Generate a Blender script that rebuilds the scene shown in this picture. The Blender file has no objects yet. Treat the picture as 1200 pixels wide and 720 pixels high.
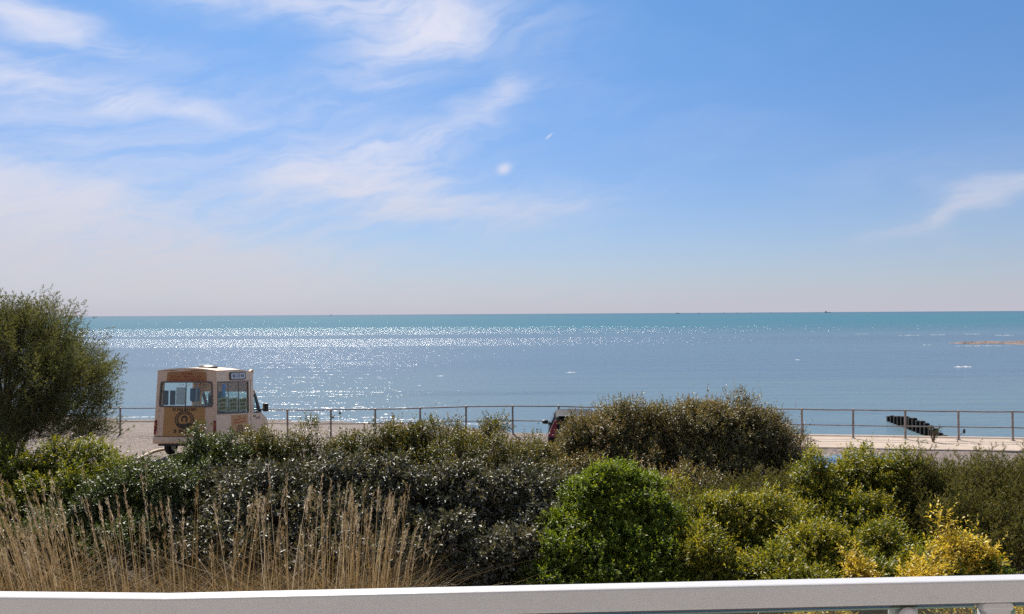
import bpy, bmesh, math, random
import numpy as np
from mathutils import Vector, Matrix, Euler

R = math.radians
random.seed(7)
SC = bpy.context.scene
COL = SC.collection

# ------------------------------------------------------------------ camera, sky, sun, exposure
F = 942.0                                   # focal length in pixels of a 1200 px wide picture
CAM_Z = 4.5
cam_data = bpy.data.cameras.new('camera')
cam_data.sensor_width = 36.0
cam_data.lens = 36.0 * F / 1200.0
cam_data.clip_start = 0.05
cam_data.clip_end = 120000.0
cam = bpy.data.objects.new('camera', cam_data)
COL.objects.link(cam)
CAM_ROT = Matrix.Rotation(R(90.487), 4, 'X') @ Matrix.Rotation(R(-0.33), 4, 'Z')
cam.matrix_world = Matrix.Translation((0, 0, CAM_Z)) @ CAM_ROT
SC.camera = cam

SUN_AZ, SUN_EL = R(-19.0), R(48.0)          # in front of the viewer, a little to the left
SUN_DIR = Vector((math.sin(SUN_AZ) * math.cos(SUN_EL), math.cos(SUN_AZ) * math.cos(SUN_EL), math.sin(SUN_EL)))

SC.view_settings.view_transform = 'Standard'
SC.view_settings.look = 'None'
SC.view_settings.exposure = 0.55
SC.view_settings.gamma = 1.0
SC.view_settings.use_curve_mapping = False
SC.render.engine = 'CYCLES'
SC.cycles.use_denoising = False
SC.cycles.max_bounces = 6
SC.cycles.diffuse_bounces = 4
SC.cycles.use_adaptive_sampling = True
SC.cycles.adaptive_threshold = 0.02
SC.cycles.transparent_max_bounces = 12
SC.cycles.sample_clamp_indirect = 6.0
SC.cycles.sample_clamp_direct = 12.0
SC.cycles.caustics_reflective = False
SC.cycles.caustics_refractive = False


class NT:
    """small helper to write node trees as expressions"""
    def __init__(self, tree):
        self.t = tree
        tree.nodes.clear()

    def n(self, typ, **kw):
        nd = self.t.nodes.new(typ)
        for k, v in kw.items():
            setattr(nd, k, v)
        return nd

    def put(self, sock, v):
        if isinstance(v, bpy.types.NodeSocket):
            self.t.links.new(v, sock)
        elif v is not None:
            if sock.type == 'RGBA' and len(v) == 3:
                v = (*v, 1.0)
            sock.default_value = v

    def m(self, op, a, b=None, c=None, clamp=False):
        nd = self.n('ShaderNodeMath', operation=op, use_clamp=clamp)
        self.put(nd.inputs[0], a)
        if b is not None:
            self.put(nd.inputs[1], b)
        if c is not None:
            self.put(nd.inputs[2], c)
        return nd.outputs[0]

    def vm(self, op, a, b=None):
        nd = self.n('ShaderNodeVectorMath', operation=op)
        self.put(nd.inputs[0], a)
        if b is not None:
            self.put(nd.inputs[1], b)
        return nd.outputs['Vector']

    def xyz(self, x, y, z):
        nd = self.n('ShaderNodeCombineXYZ')
        for i, v in enumerate((x, y, z)):
            self.put(nd.inputs[i], v)
        return nd.outputs[0]

    def sep(self, v):
        nd = self.n('ShaderNodeSeparateXYZ')
        self.put(nd.inputs[0], v)
        return nd.outputs

    def noise(self, vec, scale=1.0, detail=4.0, rough=0.55, dist=0.0, out='Fac'):
        nd = self.n('ShaderNodeTexNoise')
        self.put(nd.inputs['Vector'], vec)
        nd.inputs['Scale'].default_value = scale
        nd.inputs['Detail'].default_value = detail
        nd.inputs['Roughness'].default_value = rough
        nd.inputs['Distortion'].default_value = dist
        return nd.outputs[out]

    def ramp(self, fac, stops, interp='LINEAR'):
        nd = self.n('ShaderNodeValToRGB')
        nd.color_ramp.interpolation = interp
        el = nd.color_ramp.elements
        while len(el) < len(stops):
            el.new(0.5)
        for e, (p, c) in zip(el, stops):
            e.position = p
            e.color = (*c, 1.0) if len(c) == 3 else c
        self.put(nd.inputs[0], fac)
        return nd.outputs[0]

    def mix(self, fac, a, b, blend='MIX'):
        nd = self.n('ShaderNodeMix', data_type='RGBA', blend_type=blend)
        self.put(nd.inputs[0], fac)
        self.put(nd.inputs[6], a)
        self.put(nd.inputs[7], b)
        return nd.outputs[2]

    def smooth(self, v, lo, hi, a=0.0, b=1.0):
        nd = self.n('ShaderNodeMapRange', interpolation_type='SMOOTHSTEP')
        self.put(nd.inputs['Value'], v)
        nd.inputs['From Min'].default_value = lo
        nd.inputs['From Max'].default_value = hi
        nd.inputs['To Min'].default_value = a
        nd.inputs['To Max'].default_value = b
        return nd.outputs['Result']


def px_dir(px, py):
    v = CAM_ROT @ Vector(((px - 600) / F, (360 - py) / F, -1.0, 0.0)) if False else CAM_ROT.to_3x3() @ Vector(((px - 600) / F, (360 - py) / F, -1.0))
    return v.normalized()


def at(px, py, d):
    """the point at depth d (metres along +Y) seen at a pixel of the photograph"""
    v = px_dir(px, py)
    return Vector((0, 0, CAM_Z)) + v * (d / v.y)


def on_z(px, py, z):
    v = px_dir(px, py)
    return Vector((0, 0, CAM_Z)) + v * ((z - CAM_Z) / v.z)


# world: clear sky with wisps of high cloud, laid out by azimuth and elevation
world = bpy.data.worlds.new('World')
SC.world = world
world.use_nodes = True
world.cycles.sampling_method = 'MANUAL'
world.cycles.sample_map_resolution = 512
w = NT(world.node_tree)
sky = w.n('ShaderNodeTexSky', sky_type='NISHITA')
sky.sun_disc = False
sky.sun_elevation = SUN_EL
sky.sun_rotation = SUN_AZ
sky.altitude = 0
sky.air_density = 1.0
sky.dust_density = 0.35
sky.ozone_density = 2.2
dirv = w.n('ShaderNodeTexCoord').outputs['Generated']
dx, dy, dz = w.sep(dirv)
az = w.m('ARCTAN2', dx, dy)
el = w.m('ARCSINE', dz)
uv = w.xyz(az, el, 0.0)
warp = w.noise(w.vm('MULTIPLY', uv, (3.0, 6.0, 1.0)), 1.6, 2, 0.6, out='Color')
warp = w.vm('SUBTRACT', warp, (0.5, 0.5, 0.5))
fine = w.noise(w.vm('MULTIPLY', uv, (1.0, 2.0, 1.0)), 22.0, 2, 0.6, out='Color')
fine = w.vm('SUBTRACT', fine, (0.5, 0.5, 0.5))
uw = w.vm('ADD', uv, w.vm('MULTIPLY', warp, (0.13, 0.075, 0.0)))
uw = w.vm('ADD', uw, w.vm('MULTIPLY', fine, (0.03, 0.016, 0.0)))
uws = w.sep(uw)
uvs = w.sep(uv)


def ang(px, py):
    v = px_dir(px, py)
    return math.atan2(v.x, v.y), math.asin(v.z)


CLOUDS = [  # px, py, half width, half height (pixels), tilt (deg, up to the right), strength, softness
    (30, 14, 120, 22, -6, 0.95, 1.0), (30, 78, 150, 24, -8, 0.70, 1.0), (190, 128, 95, 10, -4, 0.45, 1.0),
    (60, 135, 190, 40, -8, 0.30, 1.0),
    (390, 2, 190, 24, -4, 0.95, 1.0), (490, 28, 75, 46, 25, 0.8, 1.0), (450, 70, 90, 30, 30, 0.35, 1.0),
    (572, 128, 70, 20, 28, 0.40, 1.0), (590, 100, 22, 20, 60, 0.25, 1.0),
    (440, 188, 100, 22, 14, 0.85, 1.0), (380, 222, 110, 48, 0, 0.6, 1.0), (490, 240, 150, 26, -8, 0.9, 1.0),
    (655, 236, 60, 20, 0, 0.4, 1.0), (300, 150, 300, 80, -10, 0.20, 1.0),
    (60, 300, 420, 95, -12, 1.0, 1.0), (-80, 250, 330, 80, -6, 0.7, 1.0), (150, 255, 220, 30, -12, 0.45, 1.0),
    (250, 330, 420, 55, -4, 0.6, 1.0),
    (1150, 232, 85, 18, 20, 0.55, 1.0), (1060, 268, 70, 9, 12, 0.35, 1.0),
    (-420, 60, 330, 60, 8, 0.9, 1.0), (-500, 260, 300, 90, 4, 0.9, 1.0), (1500, 120, 260, 50, 14, 0.7, 1.0),
]
dens = None
for (px, py, hw, hh, tilt, stg, sf) in CLOUDS:
    a0, e0 = ang(px, py)
    s = math.cos(a0) ** 2
    c, sn = math.cos(R(tilt)), math.sin(R(tilt))
    du = w.m('SUBTRACT', uws[0], a0)
    dv = w.m('SUBTRACT', uws[1], e0)
    u2 = w.m('MULTIPLY_ADD', du, c, w.m('MULTIPLY', dv, sn))
    v2 = w.m('MULTIPLY_ADD', dv, c, w.m('MULTIPLY', du, -sn))
    u2 = w.m('MULTIPLY', u2, F / (hw * s))
    v2 = w.m('MULTIPLY', v2, F / (hh * s))
    r2 = w.m('MULTIPLY_ADD', u2, u2, w.m('MULTIPLY', v2, v2))
    g = w.m('MULTIPLY', w.m('EXPONENT', w.m('MULTIPLY', r2, -1.1)), stg)
    dens = g if dens is None else w.m('ADD', dens, g)
# streaks combed along the wind, and wisps added beyond the view for brighter shade
rot = w.n('ShaderNodeVectorRotate', rotation_type='Z_AXIS')
w.put(rot.inputs['Vector'], uw)
rot.inputs['Angle'].default_value = R(-14)
streak = w.noise(w.vm('MULTIPLY', rot.outputs[0], (5.0, 26.0, 1.0)), 1.0, 5, 0.62)
streak2 = w.noise(w.vm('MULTIPLY', rot.outputs[0], (16.0, 60.0, 1.0)), 1.0, 3, 0.6)
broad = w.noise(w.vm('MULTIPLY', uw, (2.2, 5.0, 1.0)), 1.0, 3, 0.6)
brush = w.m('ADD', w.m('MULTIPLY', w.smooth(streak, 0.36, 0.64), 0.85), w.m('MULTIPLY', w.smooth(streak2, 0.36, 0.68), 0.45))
added_cirrus = w.m('MULTIPLY', w.smooth(broad, 0.42, 0.72), w.m('MAXIMUM', w.smooth(el, 0.35, 0.8, 0.10, 0.8), w.smooth(w.m('ABSOLUTE', az), 0.62, 1.1, 0.0, 0.8)))   # cirrus added mostly out of view, to brighten and warm the shade
dens = w.m('MULTIPLY', w.m('ADD', dens, added_cirrus), w.m('MULTIPLY_ADD', brush, 0.85, 0.30))
# one small puff and one short vapour trail
for (px, py, hw, hh, tilt, stg) in ((591, 198, 8, 5.5, 15, 1.1), (643, 160, 5, 1.0, 35, 0.8)):
    a0, e0 = ang(px, py)
    c, sn = math.cos(R(tilt)), math.sin(R(tilt))
    uu = w.sep(w.vm('ADD', uv, w.vm('MULTIPLY', fine, (0.006, 0.004, 0.0))))
    du = w.m('SUBTRACT', uu[0], a0)
    dv = w.m('SUBTRACT', uu[1], e0)
    u2 = w.m('MULTIPLY', w.m('MULTIPLY_ADD', du, c, w.m('MULTIPLY', dv, sn)), F / hw)
    v2 = w.m('MULTIPLY', w.m('MULTIPLY_ADD', dv, c, w.m('MULTIPLY', du, -sn)), F / hh)
    r2 = w.m('MULTIPLY_ADD', u2, u2, w.m('MULTIPLY', v2, v2))
    dens = w.m('ADD', dens, w.m('MULTIPLY', w.m('EXPONENT', w.m('MULTIPLY', r2, -1.2)), stg))
dens = w.m('SUBTRACT', 1.0, w.m('EXPONENT', w.m('MULTIPLY', dens, -1.15)))
dens = w.m('MULTIPLY', dens, w.smooth(el, -0.01, 0.03))
skyc = w.mix(1.0, sky.outputs[0], w.mix(w.smooth(el, 0.08, 0.44), (0.54, 0.715, 0.98), (0.56, 0.87, 1.13)), 'MULTIPLY')
haze = w.m('MULTIPLY', w.m('EXPONENT', w.m('MULTIPLY', w.m('MAXIMUM', el, 0.0), -13.0)), 0.92)   # sea haze low over the water, all round
skyc = w.mix(haze, skyc, (5.35, 5.2, 6.1))
cloud_col = w.mix(w.smooth(el, 0.0, 0.25), (6.0, 5.9, 6.5), (7.9, 7.9, 8.9))
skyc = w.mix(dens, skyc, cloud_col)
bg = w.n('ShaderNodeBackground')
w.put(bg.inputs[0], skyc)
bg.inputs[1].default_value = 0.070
out = w.n('ShaderNodeOutputWorld')
w.t.links.new(bg.outputs[0], out.inputs[0])

sun_l = bpy.data.lights.new('sun', 'SUN')
sun_l.energy = 5.0
sun_l.angle = R(0.53)
sun_l.color = (1.0, 0.93, 0.82)
sun = bpy.data.objects.new('sun', sun_l)
sun.rotation_euler = (-SUN_DIR).to_track_quat('-Z', 'Y').to_euler()
COL.objects.link(sun)


# ------------------------------------------------------------------ materials
MATS = {}


def pbr(name, col, rough=0.6, metal=0.0, bump=0.0, bscale=40.0, var=0.0, vscale=3.0, spec=0.5, coat=0.0, emit=None, dirt=None):
    if name in MATS:
        return MATS[name]
    m = bpy.data.materials.new(name)
    m.use_nodes = True
    t = NT(m.node_tree)
    b = t.n('ShaderNodeBsdfPrincipled')
    pos = t.n('ShaderNodeTexCoord').outputs['Object']
    c = col
    if var > 0:
        n1 = t.noise(pos, vscale, 6, 0.6)
        n2 = t.noise(pos, vscale * 9, 4, 0.6)
        f = t.smooth(t.m('ADD', t.m('MULTIPLY', n1, 0.65), t.m('MULTIPLY', n2, 0.35)), 0.32, 0.68)
        c = t.mix(f, tuple(x * (1 - var) for x in col), tuple(min(1, x * (1 + var)) for x in col))
    if dirt is not None:
        n3 = t.noise(pos, dirt[1], 8, 0.7, 0.5)
        c = t.mix(t.smooth(n3, dirt[2], dirt[3]), c, dirt[0])
    t.put(b.inputs['Base Color'], c)
    b.inputs['Roughness'].default_value = rough
    b.inputs['Metallic'].default_value = metal
    b.inputs['Specular IOR Level'].default_value = spec
    b.inputs['Coat Weight'].default_value = coat
    if bump > 0:
        bm = t.n('ShaderNodeBump')
        bm.inputs['Strength'].default_value = 1.0
        bm.inputs['Distance'].default_value = bump
        t.put(bm.inputs['Height'], t.noise(pos, bscale, 5, 0.6))
        t.put(b.inputs['Normal'], bm.outputs[0])
    if emit:
        t.put(b.inputs['Emission Color'], emit)
        b.inputs['Emission Strength'].default_value = 1.0
    o = t.n('ShaderNodeOutputMaterial')
    t.t.links.new(b.outputs[0], o.inputs[0])
    MATS[name] = m
    return m


def glass(name, tint=(0.9, 0.95, 0.94), rough=0.02, through=1.0):
    """thin pane: clear film plus mirror-like reflection by angle"""
    m = bpy.data.materials.new(name)
    m.use_nodes = True
    t = NT(m.node_tree)
    tr = t.n('ShaderNodeBsdfTransparent')
    t.put(tr.inputs[0], tint)
    gl = t.n('ShaderNodeBsdfGlossy')
    gl.inputs['Roughness'].default_value = rough
    ge = t.n('ShaderNodeNewGeometry')
    dt = t.n('ShaderNodeVectorMath', operation='DOT_PRODUCT')
    t.put(dt.inputs[0], ge.outputs['Incoming'])
    t.put(dt.inputs[1], ge.outputs['Normal'])
    cs = t.m('SUBTRACT', 1.0, t.m('ABSOLUTE', dt.outputs['Value']), clamp=True)
    mx = t.n('ShaderNodeMixShader')
    t.put(mx.inputs[0], t.m('MULTIPLY_ADD', t.m('POWER', cs, 5.0), 0.94, 0.045))
    t.t.links.new(tr.outputs[0], mx.inputs[1])
    t.t.links.new(gl.outputs[0], mx.inputs[2])
    o = t.n('ShaderNodeOutputMaterial')
    t.t.links.new(mx.outputs[0], o.inputs[0])
    MATS[name] = m
    return m


def leaf_mat(name, stops, rough=0.45, transl=0.35, tcol=(1.3, 1.35, 0.6), spec=0.5):
    m = bpy.data.materials.new(name)
    m.use_nodes = True
    t = NT(m.node_tree)
    a = t.n('ShaderNodeAttribute', attribute_name='tint')
    c = t.ramp(a.outputs['Fac'], stops)
    b = t.n('ShaderNodeBsdfPrincipled')
    t.put(b.inputs['Base Color'], c)
    b.inputs['Roughness'].default_value = rough
    b.inputs['Specular IOR Level'].default_value = spec
    tl = t.n('ShaderNodeBsdfTranslucent')
    t.put(tl.inputs[0], t.mix(1.0, c, tcol, 'MULTIPLY'))
    mx = t.n('ShaderNodeMixShader')
    mx.inputs[0].default_value = transl
    t.t.links.new(b.outputs[0], mx.inputs[1])
    t.t.links.new(tl.outputs[0], mx.inputs[2])
    o = t.n('ShaderNodeOutputMaterial')
    t.t.links.new(mx.outputs[0], o.inputs[0])
    MATS[name] = m
    return m


# ------------------------------------------------------------------ mesh helpers
class MB:
    def __init__(self):
        self.v, self.f = [], []

    def add(self, verts, faces):
        o = len(self.v)
        self.v.extend(tuple(p) for p in verts)
        self.f.extend(tuple(i + o for i in f) for f in faces)
        return self

    def box(self, c, s, bev=0.0, rot=None, seg=2):
        bm = bmesh.new()
        bmesh.ops.create_cube(bm, size=1.0)
        bmesh.ops.scale(bm, vec=s, verts=bm.verts)
        if bev > 0:
            bmesh.ops.bevel(bm, geom=bm.edges[:], offset=min(bev, min(s) * 0.49), segments=seg, affect='EDGES', profile=0.5)
        if rot is not None:
            bmesh.ops.transform(bm, matrix=rot.to_4x4(), verts=bm.verts)
        bmesh.ops.translate(bm, vec=c, verts=bm.verts)
        bm.verts.index_update()
        self.add([v.co.copy() for v in bm.verts], [[v.index for v in f.verts] for f in bm.faces])
        bm.free()
        return self

    def tube(self, pts, rad, sides=6, caps=True):
        pts = [Vector(p) for p in pts]
        n = len(pts)
        rad = rad if isinstance(rad, (list, tuple)) else [rad] * n
        vs, fs = [], []
        up = Vector((0.31, 0.11, 0.94))
        for i, p in enumerate(pts):
            t = (pts[min(i + 1, n - 1)] - pts[max(i - 1, 0)]).normalized()
            a = t.cross(up)
            if a.length < 0.05:
                a = t.cross(Vector((1, 0, 0)))
            a.normalize()
            b = t.cross(a)
            for k in range(sides):
                q = 2 * math.pi * k / sides
                vs.append(p + (a * math.cos(q) + b * math.sin(q)) * rad[i])
        for i in range(n - 1):
            for k in range(sides):
                k2 = (k + 1) % sides
                fs.append((i * sides + k, i * sides + k2, (i + 1) * sides + k2, (i + 1) * sides + k))
        if caps:
            fs.append(tuple(reversed(range(sides))))
            fs.append(tuple(range((n - 1) * sides, n * sides)))
        return self.add(vs, fs)

    def lathe(self, prof, axis='Z', c=(0, 0, 0), seg=20, closed=False):
        """prof: (radius, height) pairs"""
        vs, fs = [], []
        n = len(prof)
        for k in range(seg):
            q = 2 * math.pi * k / seg
            for r, h in prof:
                if axis == 'Z':
                    p = (r * math.cos(q), r * math.sin(q), h)
                elif axis == 'X':
                    p = (h, r * math.cos(q), r * math.sin(q))
                else:
                    p = (r * math.sin(q), h, r * math.cos(q))
                vs.append((p[0] + c[0], p[1] + c[1], p[2] + c[2]))
        for k in range(seg):
            k2 = (k + 1) % seg
            for i in range(n - 1 if not closed else n):
                j = (i + 1) % n
                fs.append((k * n + i, k2 * n + i, k2 * n + j, k * n + j))
        if not closed:
            fs.append(tuple(k * n for k in reversed(range(seg))))
            fs.append(tuple(k * n + n - 1 for k in range(seg)))
        return self.add(vs, fs)

    def grid(self, nx, ny, fn):
        vs = [fn(i / nx, j / ny) for j in range(ny + 1) for i in range(nx + 1)]
        fs = [(j * (nx + 1) + i, j * (nx + 1) + i + 1, (j + 1) * (nx + 1) + i + 1, (j + 1) * (nx + 1) + i) for j in range(ny) for i in range(nx)]
        return self.add(vs, fs)

    def prism(self, poly, fn, t0, t1):
        """poly: 2D outline, fn(a, b, t) -> point"""
        n = len(poly)
        vs = [fn(a, b, t0) for a, b in poly] + [fn(a, b, t1) for a, b in poly]
        fs = [tuple(range(n)), tuple(reversed(range(n, 2 * n)))]
        fs += [(i, n + i, n + (i + 1) % n, (i + 1) % n) for i in range(n)]
        return self.add(vs, fs)

    def build(self, name, mat, parent=None, smooth=False, warp=None):
        me = bpy.data.meshes.new(name)
        vs = [warp(*p) for p in self.v] if warp else self.v
        me.from_pydata([tuple(p) for p in vs], [], self.f)
        bm = bmesh.new()
        bm.from_mesh(me)
        bmesh.ops.recalc_face_normals(bm, faces=bm.faces)
        bm.to_mesh(me)
        bm.free()
        if smooth:
            me.polygons.foreach_set('use_smooth', [True] * len(me.polygons))
            if hasattr(me, 'set_sharp_from_angle'):
                me.set_sharp_from_angle(angle=R(38))
        me.materials.append(mat)
        return link(name, me, parent)


def link(name, data, parent=None):
    o = bpy.data.objects.new(name, data)
    COL.objects.link(o)
    if parent is not None:
        o.parent = parent
    return o


def tag(o, label=None, cat=None, group=None, kind=None):
    if label:
        o['label'] = label
    if cat:
        o['category'] = cat
    if group:
        o['group'] = group
    if kind:
        o['kind'] = kind
    return o


def thing(name, label, cat, loc=(0, 0, 0), rot=(0, 0, 0), group=None):
    o = link(name, None)
    o.location = loc
    o.rotation_euler = rot
    return tag(o, label, cat, group)


def tri_mesh(name, V, T, tint, mat, parent=None, smooth=False):
    """fast triangle soup with a per-face tint"""
    me = bpy.data.meshes.new(name)
    V = np.asarray(V, np.float32)
    T = np.asarray(T, np.int32)
    me.vertices.add(len(V))
    me.vertices.foreach_set('co', V.ravel())
    me.loops.add(T.size)
    me.loops.foreach_set('vertex_index', T.ravel())
    me.polygons.add(len(T))
    me.polygons.foreach_set('loop_start', np.arange(0, T.size, 3, dtype=np.int32))
    me.update(calc_edges=True)
    at_ = me.attributes.new('tint', 'FLOAT', 'FACE')
    at_.data.foreach_set('value', np.asarray(tint, np.float32))
    me.materials.append(mat)
    return link(name, me, parent)


# ------------------------------------------------------------------ the setting: sea, ground, promenade
SEA_Z = -1.3


def sstep(v, a, b):
    t = np.clip((np.asarray(v, float) - a) / (b - a), 0, 1)
    return t * t * (3 - 2 * t)


def fence_y(x):
    return 32.3 - 0.1477 * (x + 15.75)


SHORE_X = [-400, -60, -22, -6, -1.5, 2.5, 9, 16, 30, 60, 400]
SHORE_Y = [86, 56, 45.2, 43.2, 40.5, 37.6, 36.6, 36.2, 34.5, 30.5, 20]


def shore_y(x):
    return np.interp(x, SHORE_X, SHORE_Y)


def ground_z(x, y):
    x = np.asarray(x, float)
    y = np.asarray(y, float)
    base = -0.24 * sstep(-x, -1, 9) * sstep(y, 23, 31.5)
    fy = np.maximum(fence_y(x) + 0.55, 5)
    sy = shore_y(x)
    t = (y - fy) / np.maximum(sy - fy, 0.5)
    drop = np.where(t > 0, np.where(t < 1, (SEA_Z - base) * (1 - (1 - np.clip(t, 0, 1)) ** 1.25), (SEA_Z - base) - 0.35 * (np.clip(t, 1, 4) - 1)), 0)
    bump = 0.025 * np.sin(x * 1.3 + y * 0.7) * np.sin(y * 1.9 - x * 0.4) * sstep(y, 17, 20)
    return base + drop + bump


def sheet(name, xs, ys, zf, mat, smooth=True):
    X, Y = np.meshgrid(xs, ys)
    Z = zf(X, Y)
    V = np.stack([X, Y, Z], -1).reshape(-1, 3)
    nx, ny = len(xs), len(ys)
    me = bpy.data.meshes.new(name)
    i, j = np.meshgrid(np.arange(nx - 1), np.arange(ny - 1))
    a = (j * nx + i).ravel()
    fs = np.stack([a, a + 1, a + nx + 1, a + nx], -1)
    me.from_pydata(V.tolist(), [], fs.tolist())
    if smooth:
        me.polygons.foreach_set('use_smooth', [True] * len(me.polygons))
    me.materials.append(mat)
    return tag(link(name, me), kind='structure')


# shingle: pebbles of several tones
m = bpy.data.materials.new('shingle')
m.use_nodes = True
t = NT(m.node_tree)
pos = t.n('ShaderNodeTexCoord').outputs['Object']
vo = t.n('ShaderNodeTexVoronoi')
t.put(vo.inputs['Vector'], pos)
vo.inputs['Scale'].default_value = 22.0
vo2 = t.n('ShaderNodeTexVoronoi')
t.put(vo2.inputs['Vector'], pos)
vo2.inputs['Scale'].default_value = 7.0
peb = t.ramp(t.sep(vo.outputs['Color'])[0], [(0.0, (0.05, 0.035, 0.028)), (0.35, (0.13, 0.095, 0.078)), (0.7, (0.22, 0.165, 0.138)), (1.0, (0.40, 0.325, 0.285))])
patch = t.noise(t.vm('MULTIPLY', pos, (0.25, 1.0, 1.0)), 0.6, 6, 0.65)
colr = t.mix(t.smooth(patch, 0.35, 0.7), peb, (0.17, 0.13, 0.105))
mot = t.noise(pos, 3.0, 6, 0.75)
colr = t.mix(t.m('MULTIPLY', t.smooth(mot, 0.5, 0.68), 0.75), colr, (0.085, 0.063, 0.052))
# damp shingle by the water's edge
zz = t.sep(pos)[2]
colr = t.mix(t.smooth(zz, SEA_Z + 0.02, SEA_Z + 0.22, 0.55, 0.0), colr, (0.10, 0.075, 0.055))
b = t.n('ShaderNodeBsdfPrincipled')
t.put(b.inputs['Base Color'], colr)
b.inputs['Roughness'].default_value = 0.85
bm_ = t.n('ShaderNodeBump')
bm_.inputs['Distance'].default_value = 0.05
hgt = t.m('ADD', t.m('MULTIPLY', vo.outputs['Distance'], -0.6), t.m('MULTIPLY', vo2.outputs['Distance'], -1.0))
t.put(bm_.inputs['Height'], t.m('ADD', hgt, t.m('MULTIPLY', mot, 1.6)))
t.put(b.inputs['Normal'], bm_.outputs[0])
o_ = t.n('ShaderNodeOutputMaterial')
t.t.links.new(b.outputs[0], o_.inputs[0])
MATS['shingle'] = m

xs = np.concatenate([[-900, -400, -200, -100], np.arange(-60, 60.1, 0.5), [100, 200, 400, 900]])
ys = np.concatenate([[-300, -100, -30, 0, 10], np.arange(16, 62, 0.4), [80, 120, 160]])
sheet('shingle_ground', xs, ys, ground_z, MATS['shingle'])

soil = pbr('soil', (0.07, 0.05, 0.035), 0.95, bump=0.03, bscale=14, var=0.4, vscale=2)
sheet('garden_soil', np.arange(-16, 16.1, 0.5), np.arange(1.9, 15.7, 0.5),
      lambda X, Y: 0.008 + 0.03 * (1 + np.sin(X * 1.7 + Y) * np.sin(Y * 1.3 - X * 0.6)), soil)

conc = pbr('pale_concrete', (0.42, 0.335, 0.265), 0.9, bump=0.006, bscale=30, var=0.13, vscale=1.2, dirt=((0.30, 0.23, 0.18), 1.1, 0.55, 0.75))
prom = MB()
px0, px1 = 4.2, 46.0
n = 24
prof = [(-2.0, -0.12), (-1.96, 0.045), (-1.9, 0.06), (0.3, 0.075), (0.36, 0.12), (0.52, 0.12), (0.55, 0.09), (0.56, -0.9)]
vs, fs = [], []
for i in range(n + 1):
    x = px0 + (px1 - px0) * i / n
    for dy_, z_ in prof:
        vs.append((x, fence_y(x) + dy_ + (0.03 * math.sin(i * 2.1) if dy_ < -1.5 else 0), z_))
k = len(prof)
for i in range(n):
    for j in range(k - 1):
        fs.append((i * k + j, (i + 1) * k + j, (i + 1) * k + j + 1, i * k + j + 1))
fs.append(tuple(range(k)))
fs.append(tuple(n * k + j for j in reversed(range(k))))
tag(prom.add(vs, fs).build('promenade', conc), kind='structure')

# unseen house front behind the viewer, added this wide to bounce sunlight forward
render_ = pbr('bounce_wall_face', (0.41, 0.37, 0.335), 0.9, bump=0.004, bscale=30, var=0.05, vscale=0.8)
wall_out = [(-15, 0), (15, 0), (15, 7.6), (-15, 7.6)]
hwall = MB().box((-7.9, -1.15, 3.8), (14.2, 0.3, 7.6)).box((7.9, -1.15, 3.8), (14.2, 0.3, 7.6)).box((0, -1.15, 1.45), (1.598, 0.3, 2.9)).box((0, -1.15, 6.4), (1.598, 0.3, 2.4))
tag(hwall.build('house_bounce_wall', render_), kind='structure')

# sea
m = bpy.data.materials.new('sea_water')
m.use_nodes = True
t = NT(m.node_tree)
pos = t.n('ShaderNodeTexCoord').outputs['Object']
sx, sy_, sz = t.sep(pos)
lg = t.m('LOGARITHM', t.m('MAXIMUM', sy_, 10.0), math.e)
# water over sand, weed and deep channels differs in hue; wind roughens it in long lanes
lane = t.noise(t.xyz(t.m('MULTIPLY', sx, 0.0035), t.m('MULTIPLY', sy_, 0.016), 0.0), 1.0, 6, 0.6, 0.3)
lane2 = t.noise(t.xyz(t.m('MULTIPLY', sx, 0.02), t.m('MULTIPLY', sy_, 0.11), 3.0), 1.0, 5, 0.6, 0.3)
far = t.smooth(sy_, 150.0, 420.0)
vfar = t.smooth(sy_, 700.0, 3500.0)
shal = t.smooth(sy_, 36.0, 110.0)
near_c = t.mix(shal, (0.125, 0.190, 0.225), (0.100, 0.165, 0.230))
deep = t.mix(vfar, (0.030, 0.148, 0.195), (0.032, 0.118, 0.178))
wc = t.mix(far, near_c, deep)
wc = t.mix(t.m('MULTIPLY', t.smooth(lane, 0.42, 0.66), 0.45), wc, (0.082, 0.130, 0.205))
wc = t.mix(t.m('MULTIPLY', t.smooth(lane2, 0.55, 0.75), 0.30), wc, (0.05, 0.085, 0.125))
dif = t.n('ShaderNodeBsdfDiffuse')
bmd = t.n('ShaderNodeBump')
bmd.inputs['Distance'].default_value = 0.5
t.put(dif.inputs['Normal'], bmd.outputs[0])
t.put(dif.inputs['Color'], wc)
glo = t.n('ShaderNodeBsdfGlossy')
glo.inputs['Roughness'].default_value = 0.12
chop = t.noise(t.vm('MULTIPLY', pos, (0.75, 1.25, 1.0)), 1.3, 3, 0.6, 0.2)
swell = t.noise(t.vm('MULTIPLY', pos, (0.045, 0.36, 1.0)), 1.0, 5, 0.62, 0.2)
ripple = t.noise(t.vm('MULTIPLY', pos, (3.0, 5.0, 1.0)), 2.2, 2, 0.5)
ly = t.m('ADD', lg, t.m('MULTIPLY', t.m('SUBTRACT', lane, 0.5), 0.5))       # bands waver with the wind lanes
wind = None
for lo, hi, lo2, hi2, amp in ((4.90, 5.02, 5.28, 5.32, 0.85), (5.42, 5.47, 5.80, 5.98, 1.0), (4.35, 4.6, 4.95, 5.1, 0.34), (3.3, 3.4, 4.1, 4.5, 0.26)):
    band = t.m('MULTIPLY', t.m('MULTIPLY', t.smooth(ly, lo, hi), t.smooth(ly, lo2, hi2, 1.0, 0.0)), amp)
    wind = band if wind is None else t.m('MAXIMUM', wind, band)
wind = t.m('MAXIMUM', wind, t.smooth(ly, 5.8, 6.6, 0.20, 0.50))
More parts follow.
